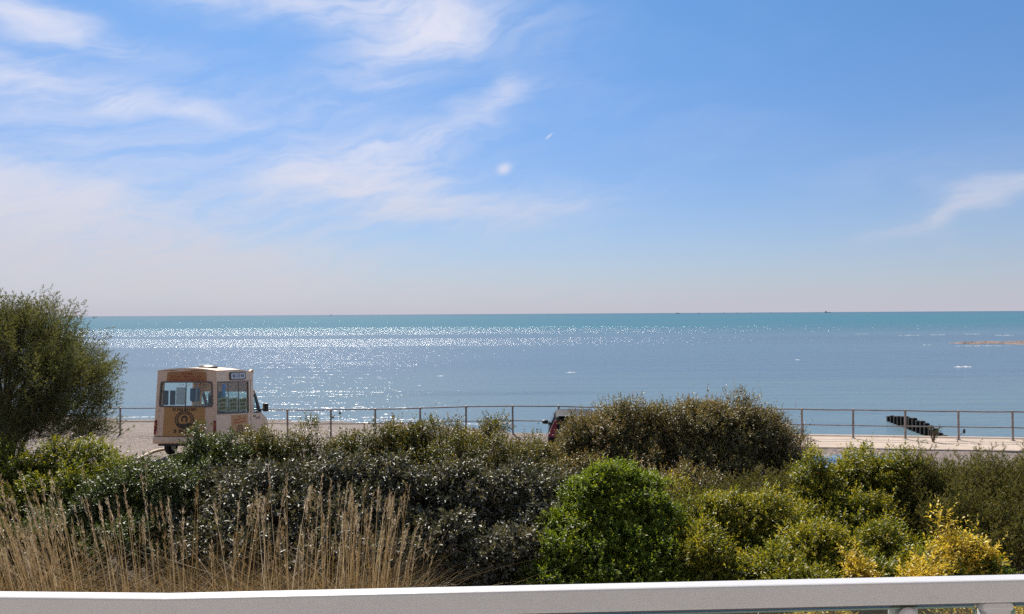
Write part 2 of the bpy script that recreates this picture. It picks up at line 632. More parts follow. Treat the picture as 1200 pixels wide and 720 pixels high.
h = t.m('ADD', t.m('MULTIPLY', chop, t.m('MULTIPLY', wind, 0.45)), t.m('MULTIPLY', swell, 0.38))
h = t.m('ADD', h, t.m('MULTIPLY', ripple, t.m('MULTIPLY', wind, 0.05)))
bmp = t.n('ShaderNodeBump')
bmp.inputs['Distance'].default_value = 1.0
t.put(bmp.inputs['Height'], h)
t.put(glo.inputs['Normal'], bmp.outputs[0])
t.put(bmd.inputs['Height'], h)
# a wavy sea never mirrors fully at grazing angles: its visible facets face the viewer
ge = t.n('ShaderNodeNewGeometry')
dt = t.n('ShaderNodeVectorMath', operation='DOT_PRODUCT')
t.put(dt.inputs[0], ge.outputs['Incoming'])
t.put(dt.inputs[1], ge.outputs['Normal'])
cs = t.m('SUBTRACT', 1.0, t.m('ABSOLUTE', dt.outputs['Value']), clamp=True)
fr = t.m('MULTIPLY_ADD', t.m('POWER', cs, 4.0), t.smooth(sy_, 60.0, 400.0, 0.40, 0.28), 0.02)
mxs = t.n('ShaderNodeMixShader')
t.put(mxs.inputs[0], fr)
t.t.links.new(dif.outputs[0], mxs.inputs[1])
t.t.links.new(glo.outputs[0], mxs.inputs[2])
o_ = t.n('ShaderNodeOutputMaterial')
t.t.links.new(mxs.outputs[0], o_.inputs[0])
MATS['sea'] = m
xs = np.concatenate([[-90000, -30000, -8000, -2000, -600], np.linspace(-200, 200, 41), [600, 2000, 8000, 30000, 90000]])
ys = np.concatenate([np.linspace(22, 200, 41), [300, 600, 1500, 5000, 20000, 60000, 100000]])
sheet('sea', xs, ys, lambda X, Y: np.full_like(X, SEA_Z), MATS['sea'])

# ------------------------------------------------------------------ seafront railing
rust = pbr('weathered_galvanised_steel', (0.29, 0.255, 0.23), 0.62, 0.35, var=0.3, vscale=4, dirt=((0.26, 0.13, 0.07), 5.0, 0.52, 0.72))
fence = thing('seafront_railing', 'rusty grey tubular railing with two rails along the seafront', 'railing')
post_x = [k * 1.75 for k in range(-14, 0)] + [k * 1.705 for k in range(0, 15)]
rng = random.Random(3)
tops, mids = [], []
for x in post_x:
    y = fence_y(x)
    z0 = float(ground_z(x, y)) if x < 4.2 else 0.07
    top = Vector((x, y, (z0 if x < 4.2 else 0.0) + 1.06 + rng.uniform(-0.008, 0.008)))
    lean = rng.uniform(-0.012, 0.012)
    pm = MB().tube([(x + lean, y, z0 - 0.15), (x, y, top.z - 0.01)], 0.036, 8)
    pm.lathe([(0.036, z0 + 0.03), (0.075, z0 + 0.022), (0.08, z0 - 0.01)], c=(x + lean, y, 0), seg=8)
    pm.lathe([(0.036, top.z - 0.045), (0.047, top.z - 0.03), (0.047, top.z + 0.028), (0.03, top.z + 0.036)], c=(x, y, 0), seg=8)
    pm.build('post', rust, fence, smooth=True)
    tops.append(top)
    mids.append(Vector((x, y, top.z - 0.54)))
for nm, pts, dr in (('top_rail', tops, 0.024), ('middle_rail', mids, 0.02)):
    for a, b_ in zip(pts[:-1], pts[1:]):
        sag = rng.uniform(-0.002, 0.014)
        pp = [a.lerp(b_, k / 4) - Vector((0, 0, sag * math.sin(math.pi * k / 4))) for k in range(5)]
        MB().tube(pp, dr, 7, caps=False).build(nm, rust, fence, smooth=True)

# ------------------------------------------------------------------ groyne in the shallows
tarred = pbr('wet_black_timber', (0.014, 0.012, 0.010), 0.75, spec=0.25, bump=0.01, bscale=25, var=0.5, vscale=6)
weed = pbr('weedy_timber', (0.012, 0.012, 0.008), 0.85, spec=0.15, bump=0.015, bscale=20, var=0.5, vscale=5)
ga = on_z(1042, 494, SEA_Z)
gb = on_z(1107, 515.5, SEA_Z + 0.15)
groyne = thing('timber_groyne', 'black timber groyne of short piles running into shallow water', 'groyne', (gb.x, gb.y, SEA_Z - 0.5))
gd = Vector((ga.x - gb.x, ga.y - gb.y, 0))
npile = 15
ptops = []
for k in range(npile):
    f = k / (npile - 1)
    p = gd * f
    top = 0.5 + (0.10 + 0.62 * math.sin(math.pi * min(1.0, 0.16 + f * 0.74)) * 0.86) + rng.uniform(-0.05, 0.05)
    ptops.append(top)
    w_ = 0.22
    ang_ = math.atan2(gd.y, gd.x)
    MB().box((p.x, p.y, top / 2 - 0.3), (w_, w_, top + 0.6), 0.03, Matrix.Rotation(ang_ + rng.uniform(-0.15, 0.15), 3, 'Z')).build('pile', tarred, groyne)
goff = Vector((gd.y, -gd.x, 0)).normalized() * 0.12
for k in range(npile - 1):
    q0, q1 = gd * (k / (npile - 1)), gd * ((k + 1) / (npile - 1))
    mid = (q0 + q1) / 2 + goff
    hb = min(ptops[k], ptops[k + 1]) - 0.05
    MB().box((mid.x, mid.y, hb / 2 - 0.25), ((q1 - q0).length * 0.97, 0.06, hb + 0.5), 0.01, Matrix.Rotation(math.atan2(gd.y, gd.x), 3, 'Z')).build('plank', weed if k % 3 else tarred, groyne)

# ------------------------------------------------------------------ reef, foam, boats, birds on the sea
reefm = pbr('weedy_reef_rock', (0.17, 0.125, 0.11), 0.9, bump=0.1, bscale=2, var=0.5, vscale=0.6)
c0 = on_z(1110, 403, SEA_Z)
c1 = on_z(1290, 401, SEA_Z)


def reef_pt(u, v):
    p = c0.lerp(c1, u)
    wdt = (2.0 + 9.0 * min(1, u * 4)) * (0.75 + 0.25 * math.sin(u * 23))
    y = p.y + (v - 0.5) * wdt * 2
    e = math.sin(math.pi * v) * min(1, u * 12) * min(1, (1 - u) * 12)
    z = SEA_Z - 0.15 + e * (0.22 + 0.14 * math.sin(u * 61 + v * 5) + 0.12 * math.sin(u * 137 + v * 17) + 0.1 * math.sin(v * 23 + u * 40))
    return (p.x, y, z)


reef = MB().grid(120, 14, reef_pt).build('rocky_reef', reefm)
tag(reef, 'low reddish brown reef breaking the water far out on the right', 'reef')

foamm = pbr('sea_foam_white', (0.50, 0.51, 0.52), 0.9, bump=0.05, bscale=6)
FOAM = [  # px, py, length px, height m
    (1129, 430.5, 24, 0.14), (1100, 392.8, 22, 0.10), (1066, 393.2, 30, 0.08), (1178, 393.2, 26, 0.10), (1140, 391.8, 22, 0.08),
    (1150, 405.6, 70, 0.06), (1087, 404.6, 12, 0.08), (935, 422, 6, 0.08),
    (670, 436.8, 15, 0.07), (516, 441, 10, 0.05), (1010, 391.6, 16, 0.06), (483, 492.3, 18, 0.05), (513, 492.8, 12, 0.05), (380, 485.6, 12, 0.04),
    (432, 489.4, 20, 0.04), (395, 493.2, 40, 0.025), (450, 492.4, 50, 0.03), (350, 494.0, 50, 0.025), (160, 489.0, 60, 0.025),
    (120, 482.0, 30, 0.03), (420, 477, 18, 0.02), (360, 481, 22, 0.025), (560, 497, 50, 0.02), (530, 500, 34, 0.02),
]
fm = MB()
for (px, py, ln, hz) in FOAM:
    a = on_z(px - ln / 2, py, SEA_Z)
    b_ = on_z(px + ln / 2, py, SEA_Z)
    L = (b_ - a).length
    ns = max(8, int(ln))
    wid = 0.25 + hz * 1.6
    ph = rng.uniform(0, 9)
    vs, fs = [], []
    for i in range(ns + 1):
        u = i / ns
        p = a.lerp(b_, u)
        env = math.sin(math.pi * u) ** 0.5 * (0.55 + 0.45 * math.sin(u * ns * 0.9 + ph) * math.sin(u * ns * 0.37 + ph * 2))
        yo = 0.25 * wid * math.sin(u * 7 + ph) + p.y
        for v, zz_ in ((-1, -0.02), (-0.4, 0.8), (0.3, 1.0), (1, -0.02)):
            vs.append((p.x, yo + v * wid * max(env, 0.02), SEA_Z + (zz_ * hz * max(env, 0) if zz_ > 0 else -0.03)))
    for i in range(ns):
        for j in range(3):
            fs.append((i * 4 + j, (i + 1) * 4 + j, (i + 1) * 4 + j + 1, i * 4 + j + 1))
    fm.add(vs, fs)
foam = fm.build('sea_foam', foamm, smooth=True)
tag(foam, 'white foam of small waves breaking on the sea', 'foam', kind='stuff')

shipm = pbr('distant_ship_paint', (0.10, 0.12, 0.15), 0.7)
shipw = pbr('distant_ship_upperworks', (0.42, 0.43, 0.45), 0.7)
SHIPS = [  # px, length m, hull height, house height, label
    (970, 62, 5.0, 11.0, 'hazy cargo ship on the horizon, largest and furthest right of the distant craft'),
    (795, 34, 4.0, 4.0, 'long low dark boat on the horizon above the brown bush'),
    (819, 20, 3.4, 3.4, 'small dark boat on the horizon just right of the long low one'),
    (849, 13, 3.2, 4.0, 'tiny dark boat on the horizon, third from the left above the brown bush'),
    (864, 14, 3.2, 3.0, 'tiny dark boat on the horizon, fourth from the left above the brown bush'),
    (880, 14, 3.0, 3.5, 'tiny dark boat on the horizon above the right end of the brown bush'),
    (903, 13, 3.2, 3.2, 'lone tiny dark boat on the horizon left of the hazy cargo ship'),
    (388, 12, 2.6, 9.0, 'tiny upright sail on the horizon right of the ice cream van'),
]
for (px, ln, hh, ch, lab) in SHIPS:
    p = on_z(px, 374 - (px - 600) * 0.0058 - 4.9, SEA_Z)
    D = 6200 if px != 970 else 7800
    v = px_dir(px, 369)
    X = v.x / v.y * D
    s = thing('distant_boat' if px != 970 else 'cargo_ship', lab, 'ship' if px == 970 else 'boat', (X, D, SEA_Z), (0, 0, rng.uniform(-0.25, 0.25)), 'craft on the horizon')
    hw = ln / 2
    hull = [(-hw, 0), (hw * 0.86, 0), (hw, hh), (hw * 0.8, hh * 0.85), (-hw * 0.96, hh * 0.85)]
    MB().prism(hull, lambda a, b_, q: (a, q, b_ - 0.4), -ln * 0.09, ln * 0.09).build('hull', shipm, s)
    if px == 388:
        MB().prism([(-hw * 0.5, 2), (hw * 0.4, 2), (-hw * 0.05, ch + 6)], lambda a, b_, q: (a, q, b_), -0.12, 0.12).build('sail', shipw, s)
    else:
        MB().box((-hw * 0.55, 0, hh * 0.8 + ch / 2), (ln * 0.24, ln * 0.13, ch), 0.3).build('deckhouse', shipw, s)
        MB().tube([(hw * 0.35, 0, hh * 0.7), (hw * 0.35, 0, hh + ch * 0.8)], 0.35, 5).build('mast', shipm, s)

birdm = pbr('dark_plumage', (0.03, 0.022, 0.02), 0.8, var=0.3, vscale=20)
birdw = pbr('pale_plumage', (0.6, 0.55, 0.52), 0.8)
beakm = pbr('beak', (0.25, 0.14, 0.04), 0.5)


def bird(px, py, size, headm, label, rz):
    p = on_z(px, py, SEA_Z)
    bd = thing('sea_bird', label, 'bird', (p.x, p.y, SEA_Z - 0.02 * size), (0, 0, rz), 'birds on the water')
    s = size
    prof = [(-0.5, 0.01, 0.28), (-0.42, 0.06, 0.24), (-0.2, 0.15, 0.17), (0.05, 0.18, 0.15), (0.28, 0.13, 0.19), (0.36, 0.06, 0.24)]
    vs, fs = [], []
    for (a, r, zc) in prof:
        for k in range(8):
            q = 2 * math.pi * k / 8
            vs.append((a * s, r * math.cos(q) * s, (zc + r * math.sin(q) * 0.8) * s))
    for i in range(len(prof) - 1):
        for k in range(8):
            fs.append((i * 8 + k, i * 8 + (k + 1) % 8, (i + 1) * 8 + (k + 1) % 8, (i + 1) * 8 + k))
    fs.append(tuple(range(8)))
    fs.append(tuple(range(len(vs) - 8, len(vs))))
    MB().add(vs, fs).build('body', birdm, bd, smooth=True)
    MB().tube([(0.27 * s, 0, 0.22 * s), (0.33 * s, 0, 0.42 * s), (0.36 * s, 0, 0.5 * s), (0.44 * s, 0, 0.53 * s)], [0.075 * s, 0.05 * s, 0.075 * s, 0.04 * s], 7).build('head', headm, bd, smooth=True)
    MB().tube([(0.43 * s, 0, 0.53 * s), (0.54 * s, 0, 0.51 * s)], [0.025 * s, 0.006 * s], 5).build('beak', beakm, bd)


bird(398.4, 485.2, 0.42, birdw, 'dark sea bird with a pale head afloat beyond the railing', 2.0)
bird(389.6, 490.0, 0.32, birdm, 'small all-black sea bird afloat near the shore by a railing post', 0.2)

# ------------------------------------------------------------------ balcony railing in the foreground
white = pbr('white_painted_metal', (0.52, 0.52, 0.525), 0.38, bump=0.0006, bscale=60, var=0.03, vscale=5, dirt=((0.40, 0.38, 0.355), 7.0, 0.56, 0.78))
bal = thing('balcony_railing', 'white painted balcony rail with glass panels crossing the bottom', 'railing')
RT = 3.98
ra = on_z(-120, 691.0, RT)
rb = on_z(200, 694.2, RT)
rc = on_z(1330, 669.6, RT)


def sweep_rail(pts, w_, h_, rr_):
    """bevelled rectangular bar mitred along a level polyline; pts mark its far top edge"""
    out_ = []
    for (a, b_) in ((-w_, -h_), (0, -h_), (0, 0), (-w_, 0)):
        sx_, sy_2 = (1 if a < -w_ / 2 else -1), (1 if b_ < -h_ / 2 else -1)
        order = [(0, rr_), (rr_ * 0.3, rr_ * 0.3), (rr_, 0)]
        if sx_ * sy_2 < 0:
            order = order[::-1]
        out_ += [(a + sx_ * p, b_ + sy_2 * q) for p, q in order]
    mb = MB()
    k = len(out_)
    vs = []
    for i, p in enumerate(pts):
        d0 = (pts[i] - pts[i - 1]).normalized() if i > 0 else (pts[1] - pts[0]).normalized()
        d1 = (pts[i + 1] - pts[i]).normalized() if i < len(pts) - 1 else d0
        t_ = (d0 + d1).normalized()
        nrm = Vector((-t_.y, t_.x, 0)) / max(0.3, t_.dot(d0))
        vs += [p + nrm * a + Vector((0, 0, b_)) for a, b_ in out_]
    fs = [(i * k + j, i * k + (j + 1) % k, (i + 1) * k + (j + 1) % k, (i + 1) * k + j) for i in range(len(pts) - 1) for j in range(k)]
    fs += [tuple(range(k)), tuple(range((len(pts) - 1) * k, len(pts) * k))]
    return mb.add(vs, fs)


sweep_rail([ra, rb, rc], 0.035, 0.0445, 0.004).build('top_rail', white, bal)
L2 = (rc - rb).length
M2 = Matrix.Rotation(math.atan2(rc.y - rb.y, rc.x - rb.x), 3, 'Z')
# post, panes and pane clamps under the long section; s runs along the rail
d2 = (rc - rb).normalized()


def rail_s(px, py):
    return (on_z(px, py, RT - 0.05) - rb).dot(d2)


def on_rail(s, back, dz_):
    return rb + d2 * s + Vector((d2.y, -d2.x, 0)) * back + Vector((0, 0, dz_))


s_post = rail_s(1161, 705)
for s in (0.03, s_post):
    MB().box(on_rail(s, 0.018, -0.0446 - 0.5), (0.05, 0.032, 1.0), 0.004, M2).build('post', white, bal, smooth=True)
MB().box(on_rail(s_post, 0.018, -0.0535), (0.066, 0.034, 0.02), 0.009, M2).build('post_collar', white, bal, smooth=True)
gl = glass('clear_pane', (0.93, 0.96, 0.95))
gledge = pbr('pane_edge', (0.16, 0.24, 0.20), 0.2)
for s0, s1 in ((0.09, s_post - 0.041), (s_post + 0.041, L2 - 0.05)):
    c = on_rail((s0 + s1) / 2, 0.018, -0.056 - 0.43)
    pane = MB().box(c, (s1 - s0, 0.008, 0.86), 0.0, M2).build('glass_panel', gl, bal)
    MB().box(on_rail((s0 + s1) / 2, 0.018, -0.0545), (s1 - s0, 0.0085, 0.0035), 0, M2).build('panel_edge', gledge, pane)
    for se in (s0 - 0.002, s1 + 0.002):
        MB().box(on_rail(se, 0.018, -0.056 - 0.43), (0.0035, 0.0085, 0.85), 0, M2).build('panel_edge', gledge, pane)
rub = pbr('grey_gasket', (0.10, 0.10, 0.095), 0.7)
for s0, s1 in ((0.09, s_post - 0.03), (s_post + 0.03, L2 - 0.05)):
    MB().box(on_rail((s0 + s1) / 2, 0.018, -0.0472), (s1 - s0, 0.012, 0.005), 0, M2).build('gasket', rub, bal)
sc_ = rail_s(1068, 714)
cl = MB().box(on_rail(sc_, 0.008, -0.0450 - 0.036), (0.058, 0.012, 0.066), 0.005, M2).build('pane_clamp', white, bal, smooth=True)
prof = [(0.0, -0.004), (0.014, -0.004), (0.018, -0.001), (0.020, 0.004), (0.0, 0.004)]
Mq = M2.to_4x4()
mb = MB().lathe(prof, 'Y', (0, 0, 0), 24)
cc = on_rail(sc_, 0.030, -0.0450 - 0.026)
mb.v = [tuple(M2 @ Vector(p) + cc) for p in mb.v]
mb.build('clamp_disc', white, bal, smooth=True)
# the balcony the viewer stands on
deckm = pbr('balcony_tile', (0.42, 0.40, 0.38), 0.6, var=0.1, vscale=3)
tag(MB().box((0.1, 0.35, 2.86), (5.0, 2.5, 0.16), 0.01).build('balcony_floor', deckm), kind='structure')

# ------------------------------------------------------------------ ice cream van
# van axes: x to its right, y forward, z up; the rear face is y = 0
VW, VH = 2.06, 2.74


def vwarp(x, y, z):
    """sides lean in towards the roof, roof line drops a little over the cab"""
    k = 1.0 - 0.062 * max(0.0, (z - 0.6)) / 2.1
    dz_ = -0.13 * max(0.0, min(1.0, (y - 1.7) / 1.4)) ** 1.5 * max(0.0, (z - 2.3)) / 0.45 if z > 2.3 else 0.0
    yy = y + 0.05 * max(0.0, (z - 0.9)) / 1.8 * (1 if y < 0.3 else 0)
    return (x * k, yy, z + dz_)


cream = pbr('cream_van_paint', (0.86, 0.60, 0.385), 0.42, var=0.03, vscale=1.5, coat=0.15, dirt=((0.66, 0.46, 0.30), 2.0, 0.6, 0.85))
caramel = pbr('caramel_van_panel', (0.56, 0.285, 0.085), 0.45, var=0.05, vscale=2)
tan_top = pbr('tan_van_panel', (0.45, 0.21, 0.07), 0.5, var=0.05, vscale=2)
redl = pbr('red_lettering', (0.42, 0.06, 0.025), 0.5)
orangel = pbr('orange_lettering', (0.70, 0.20, 0.06), 0.5)
darkl = pbr('brown_lettering', (0.055, 0.03, 0.018), 0.5)
greyl = pbr('grey_lettering', (0.30, 0.24, 0.20), 0.5)
framem = pbr('grey_window_rubber', (0.17, 0.14, 0.12), 0.6)
blackp = pbr('black_plastic', (0.015, 0.015, 0.017), 0.4)
rubber = pbr('tyre_rubber', (0.02, 0.02, 0.02), 0.85)
rimm = pbr('wheel_rim', (0.42, 0.42, 0.43), 0.4, 0.6)
redlamp = pbr('red_lamp_glass', (0.24, 0.010, 0.014), 0.25)
vglass = glass('van_pane', (0.86, 0.91, 0.90))
whitep = pbr('white_plastic', (0.80, 0.81, 0.82), 0.45)
steelm = pbr('brushed_steel', (0.55, 0.55, 0.56), 0.35, 0.8)
bluep = pbr('blue_plastic', (0.05, 0.22, 0.52), 0.5)
menum = pbr('menu_card', (0.50, 0.40, 0.13), 0.6, var=0.06, vscale=5)
menut = pbr('menu_print', (0.16, 0.15, 0.05), 0.6)
intm = pbr('van_lining', (0.50, 0.47, 0.42), 0.6)
mach = pbr('dark_machine', (0.03, 0.025, 0.035), 0.3)
navy = pbr('navy_print', (0.06, 0.07, 0.11), 0.5)
signw = pbr('pale_sign', (0.62, 0.64, 0.66), 0.45)

vl = at(252, 480, 25.4)
VAN_PHI = R(4.0)
vr = Vector((math.cos(VAN_PHI), -math.sin(VAN_PHI), 0))
van_loc = Vector((vl.x, 25.4, 0)) - vr * (VW * 0.5 * 0.972)
van = thing('ice_cream_van', 'cream and caramel ice cream van parked nose to the sea', 'van', (van_loc.x, van_loc.y, 0.0))
van.rotation_euler = (Matrix.Rotation(-VAN_PHI, 3, 'Z') @ Matrix.Rotation(R(-2.9), 3, 'X')).to_euler()


def rrect(corners, rad, n=6):
    """rounded quad through four 2D corners given anticlockwise from lower left"""
    out_ = []
    cs = [Vector(c) for c in corners]
    for i in range(4):
        p, a, b_ = cs[i], cs[i - 1], cs[(i + 1) % 4]
        da, db = (a - p).normalized(), (b_ - p).normalized()
        p0, p1 = p + da * rad, p + db * rad
        for k in range(n + 1):
            u = k / n
            out_.append(p0 * (1 - u) ** 2 + p * 2 * u * (1 - u) + p1 * u ** 2)
    return [(q.x, q.y) for q in out_]


def holed_panel(outer, hole, fn, thick):
    """flat panel with one hole: outer and hole are rrect outlines of equal count; fn(a, b, depth)"""
    n_ = len(outer)
    mb = MB()
    vs = [fn(a, b_, 0) for a, b_ in outer] + [fn(a, b_, 0) for a, b_ in hole] + [fn(a, b_, thick) for a, b_ in outer] + [fn(a, b_, thick) for a, b_ in hole]
    fs = []
    for i in range(n_):
        j = (i + 1) % n_
        fs += [(i, j, n_ + j, n_ + i), (2 * n_ + i, 3 * n_ + i, 3 * n_ + j, 2 * n_ + j), (n_ + i, n_ + j, 3 * n_ + j, 3 * n_ + i), (i, 2 * n_ + i, 2 * n_ + j, j)]
    return mb.add(vs, fs)


hw = VW / 2
f_rear = lambda a, b_, d: (a, d, b_)
f_right = lambda a, b_, d: (hw - d, a, b_)
f_left = lambda a, b_, d: (-hw + d, a, b_)


def frame_ring(outline, fn, grow, d0, d1):
    cx = sum(p[0] for p in outline) / len(outline)
    cy = sum(p[1] for p in outline) / len(outline)
    ou = []
    for a, b_ in outline:
        v = Vector((a - cx, b_ - cy))
        ou.append((a + (grow if v.x > 0 else -grow) * min(1, abs(v.x) * 8), b_ + (grow if v.y > 0 else -grow) * min(1, abs(v.y) * 8)))
    return holed_panel(ou, outline, lambda a, b_, d: fn(a, b_, d0 + d), d1 - d0)


ZB = 0.44
rear_out = rrect([(-hw, ZB), (hw, ZB), (hw, VH), (-hw, VH)], 0.05)
rear_hole = rrect([(-0.87, 1.64), (0.87, 1.64), (0.86, 2.37), (-0.86, 2.37)], 0.10)
holed_panel(rear_out, rear_hole, f_rear, 0.05).build('rear_panel', cream, van, warp=vwarp)
SIDE_Y1 = 3.02
side_out = rrect([(0.0, ZB), (SIDE_Y1, ZB), (SIDE_Y1, VH), (0.0, VH)], 0.05)
side_hole = rrect([(0.10, 1.40), (2.55, 1.27), (2.55, 2.31), (0.10, 2.35)], 0.03)
holed_panel(side_out, side_hole, f_right, 0.05).build('side_panel', cream, van, warp=vwarp)
left_hole = rrect([(0.45, 1.30), (2.5, 1.25), (2.5, 2.34), (0.45, 2.36)], 0.05)
holed_panel(side_out, left_hole, f_left, 0.05).build('side_panel', cream, van, warp=vwarp)
MB().box((0, SIDE_Y1 / 2, ZB + 0.03), (VW - 0.12, SIDE_Y1 - 0.1, 0.05)).build('floor', intm, van, warp=vwarp)
# arched roof with a lip over the body
mb = MB()
nx_, ny_ = 14, 10


def roofp(u, v, top):
    x = (u - 0.5) * (VW + 0.02)
    y = -0.01 + v * (SIDE_Y1 + 0.03)
    arch = 0.085 * (1 - (2 * u - 1) ** 2)
    return (x, y, VH - 0.012 + (arch + 0.028 if top else arch - 0.012))


mb.grid(nx_, ny_, lambda u, v: roofp(u, v, True))
mb.grid(nx_, ny_, lambda u, v: roofp(u, v, False))
N1 = (nx_ + 1) * (ny_ + 1)
for i in range(nx_):
    mb.f.append((i, i + 1, N1 + i + 1, N1 + i))
    q = ny_ * (nx_ + 1)
    mb.f.append((q + i, q + i + 1, N1 + q + i + 1, N1 + q + i))
for j in range(ny_):
    for e in (0, nx_):
        a, b_ = j * (nx_ + 1) + e, (j + 1) * (nx_ + 1) + e
        mb.f.append((a, b_, N1 + b_, N1 + a))
roof = mb.build('roof', cream, van, smooth=True, warp=vwarp)
MB().box((0.62, 1.75, VH + 0.045), (0.5, 2.2, 0.03), 0.012).build('roof_rail', tan_top, roof, warp=vwarp)
MB().lathe([(0.30, 0), (0.31, 0.035), (0.24, 0.085), (0.0, 0.10)], c=(0.28, 0.95, VH + 0.085), seg=20).build('roof_vent', blackp, roof, smooth=True)
MB().box((0.18, 0.95, VH + 0.185), (0.22, 0.3, 0.012), 0.004).build('vent_cap', steelm, roof)

# rear face: top board, phone number, emblem, window, lamps, bumper
arch_top = [(-0.70, 2.405), (0.70, 2.405), (0.68, 2.70)] + [(0.68 - 1.36 * k / 8, 2.70 + 0.045 * math.sin(math.pi * k / 8)) for k in range(1, 8)] + [(-0.68, 2.70)]
MB().prism(arch_top, lambda a, b_, d: (a, d, b_), -0.008, 0.0).build('top_board', tan_top, van, warp=vwarp)
MB().prism([(-0.74, ZB + 0.005), (0.64, ZB + 0.005), (0.655, 1.595), (-0.72, 1.595)], lambda a, b_, d: (a, d, b_), -0.007, 0.0).build('lower_board', caramel, van, warp=vwarp)


def glyph_rows(rows, fn, name, mat, parent, seed, h, gap=0.3, depth=0.004):
    """rows of lettering too small in the photograph to read: letter-high marks of varied stroke"""
    rg = random.Random(seed)
    mb = MB()
    for (a0, a1, zc) in rows:
        a = a0
        while a < a1 - h * 0.3:
            wl = h * rg.uniform(0.45, 0.75)
            if rg.random() < 0.14:
                a += h * 0.55
                continue
            st = h * 0.2
            kind = rg.randrange(4)
            rects = [(a, a + st, zc - h / 2, zc + h / 2)]
            if kind != 1:
                rects.append((a + wl - st, a + wl, zc - h / 2, zc + h / 2))
            if kind in (0, 1):
                rects.append((a + st * 1.02, a + wl - (st * 1.02 if kind == 0 else 0), zc + h / 2 - st, zc + h / 2))
            if kind in (1, 2):
                rects.append((a + st * 1.02, a + wl - (st * 1.02 if kind == 2 else 0), zc - h / 2, zc - h / 2 + st))
            if kind == 3:
                rects.append((a + st * 1.02, a + wl - st * 1.02, zc - st / 2, zc + st / 2))
            for (q0, q1, z0, z1) in rects:
                mb.prism([(q0, z0), (q1, z0), (q1, z1), (q0, z1)], lambda u, v, d: fn(u, v, d), -depth, 0.0)
            a += wl + h * gap
    return tag(mb.build(name, mat, parent, warp=vwarp), kind='stuff')


off = lambda fn, k: (lambda a, b_, d: fn(a, b_, d - k))
glyph_rows([(-0.18, 0.17, 2.655), (-0.56, 0.56, 2.56), (-0.62, 0.62, 2.465)], off(f_rear, 0.008), 'top_board_lettering', redl, van, 11, 0.062)


def text_mesh(body, size, name, mat, parent, place, spacing=1.0, width=None):
    cu = bpy.data.curves.new(name, 'FONT')
    cu.body = body
    cu.size = size
    cu.align_x, cu.align_y = 'CENTER', 'CENTER'
    cu.space_character = spacing
    cu.offset = 0.004
    cu.extrude = 0.0015
    tmp = bpy.data.objects.new('tmp_text', cu)
    COL.objects.link(tmp)
    dg = bpy.context.evaluated_depsgraph_get()
    me = bpy.data.meshes.new_from_object(tmp.evaluated_get(dg))
    bpy.data.objects.remove(tmp)
    xs_ = [v.co.x for v in me.vertices]
    k = width / (max(xs_) - min(xs_)) if width else 1.0
    for v in me.vertices:
        v.co = vwarp(*place(v.co.x * k, v.co.y, v.co.z))
    me.name = name
    me.materials.append(mat)
    return link(name, me, parent)


text_mesh('01243 841081', 0.135, 'phone_number', darkl, van, lambda x, y, z: (x - 0.03, -0.0095 - z, 1.522 + y), width=0.80)


def emblem(fn, ca, cz, rx, rz, seed):
    """oval badge: dark ring with pale lettering, arched dark figure inside, as on the van's doors"""
    n_ = 40
    ov = lambda k: [(ca + rx * k * math.cos(2 * math.pi * i / n_), cz + rz * k * math.sin(2 * math.pi * i / n_)) for i in range(n_)]
    e = holed_panel(ov(1.0), ov(0.66), off(fn, 0.0), -0.004).build('emblem', darkl, van, warp=vwarp)
    rg = random.Random(seed)
    mb = MB()
    for k in range(26):
        q = R(205 - k * 9.2)
        if k in (9, 16):
            continue
        c_, s_ = math.cos(q), math.sin(q)
        for wq in (-0.05, 0.05):
            p = [(ca + rx * r * math.cos(q + wq + dq), cz + rz * r * math.sin(q + wq + dq)) for r, dq in ((0.74, -0.02), (0.74, 0.02), (0.92, 0.02), (0.92, -0.02))]
            mb.prism(p, fn, -0.0065, -0.0045)
    mb.build('emblem_lettering', caramel, e, warp=vwarp)
    fig = [(-0.38, -0.28), (-0.42, 0.15), (-0.25, 0.42), (0.0, 0.48), (0.25, 0.42), (0.42, 0.15), (0.38, -0.28), (0.2, -0.28), (0.24, 0.1), (0.12, 0.24), (-0.12, 0.24), (-0.24, 0.1), (-0.2, -0.28)]
    MB().prism([(ca + a * rx * 0.8, cz + b_ * rz * 0.9 + rz * 0.03) for a, b_ in fig], fn, -0.004, 0.0).build('emblem_figure', darkl, e, warp=vwarp)
    MB().prism([(ca - rx * 0.62, cz - rz * 0.45), (ca + rx * 0.62, cz - rz * 0.45), (ca + rx * 0.5, cz - rz * 0.62), (ca - rx * 0.5, cz - rz * 0.62)], fn, -0.0065, -0.001).build('emblem_bar', darkl, e, warp=vwarp)
    return e


emblem(off(f_rear, 0.0075), -0.03, 1.20, 0.32, 0.285, 5)
glyph_rows([(-0.36, 0.34, 0.84)], off(f_rear, 0.0075), 'rear_lettering', darkl, van, 12, 0.11)
rw = frame_ring(rear_hole, f_rear, 0.045, -0.018, 0.03).build('rear_window', framem, van, warp=vwarp)
MB().prism(rear_hole, f_rear, 0.018, 0.024).build('pane', vglass, rw, warp=vwarp)
MB().box((-0.02, 0.022, 2.00), (0.022, 0.02, 0.72)).build('window_bar', framem, rw, warp=vwarp)
glyph_rows([(-0.28, 0.12, 2.31)], off(f_rear, -0.012), 'window_lettering', whitep, rw, 13, 0.055)
for s in (-1, 1):
    la = MB().box((s * (hw - 0.05), -0.012, 0.96), (0.075, 0.05, 0.44), 0.012).build('tail_light', redlamp, van, warp=vwarp)
    MB().box((s * (hw - 0.05), -0.04, 1.05), (0.06, 0.008, 0.1), 0.003).build('indicator_lens', pbr('amber_lamp', (0.45, 0.13, 0.02), 0.3), la, warp=vwarp)
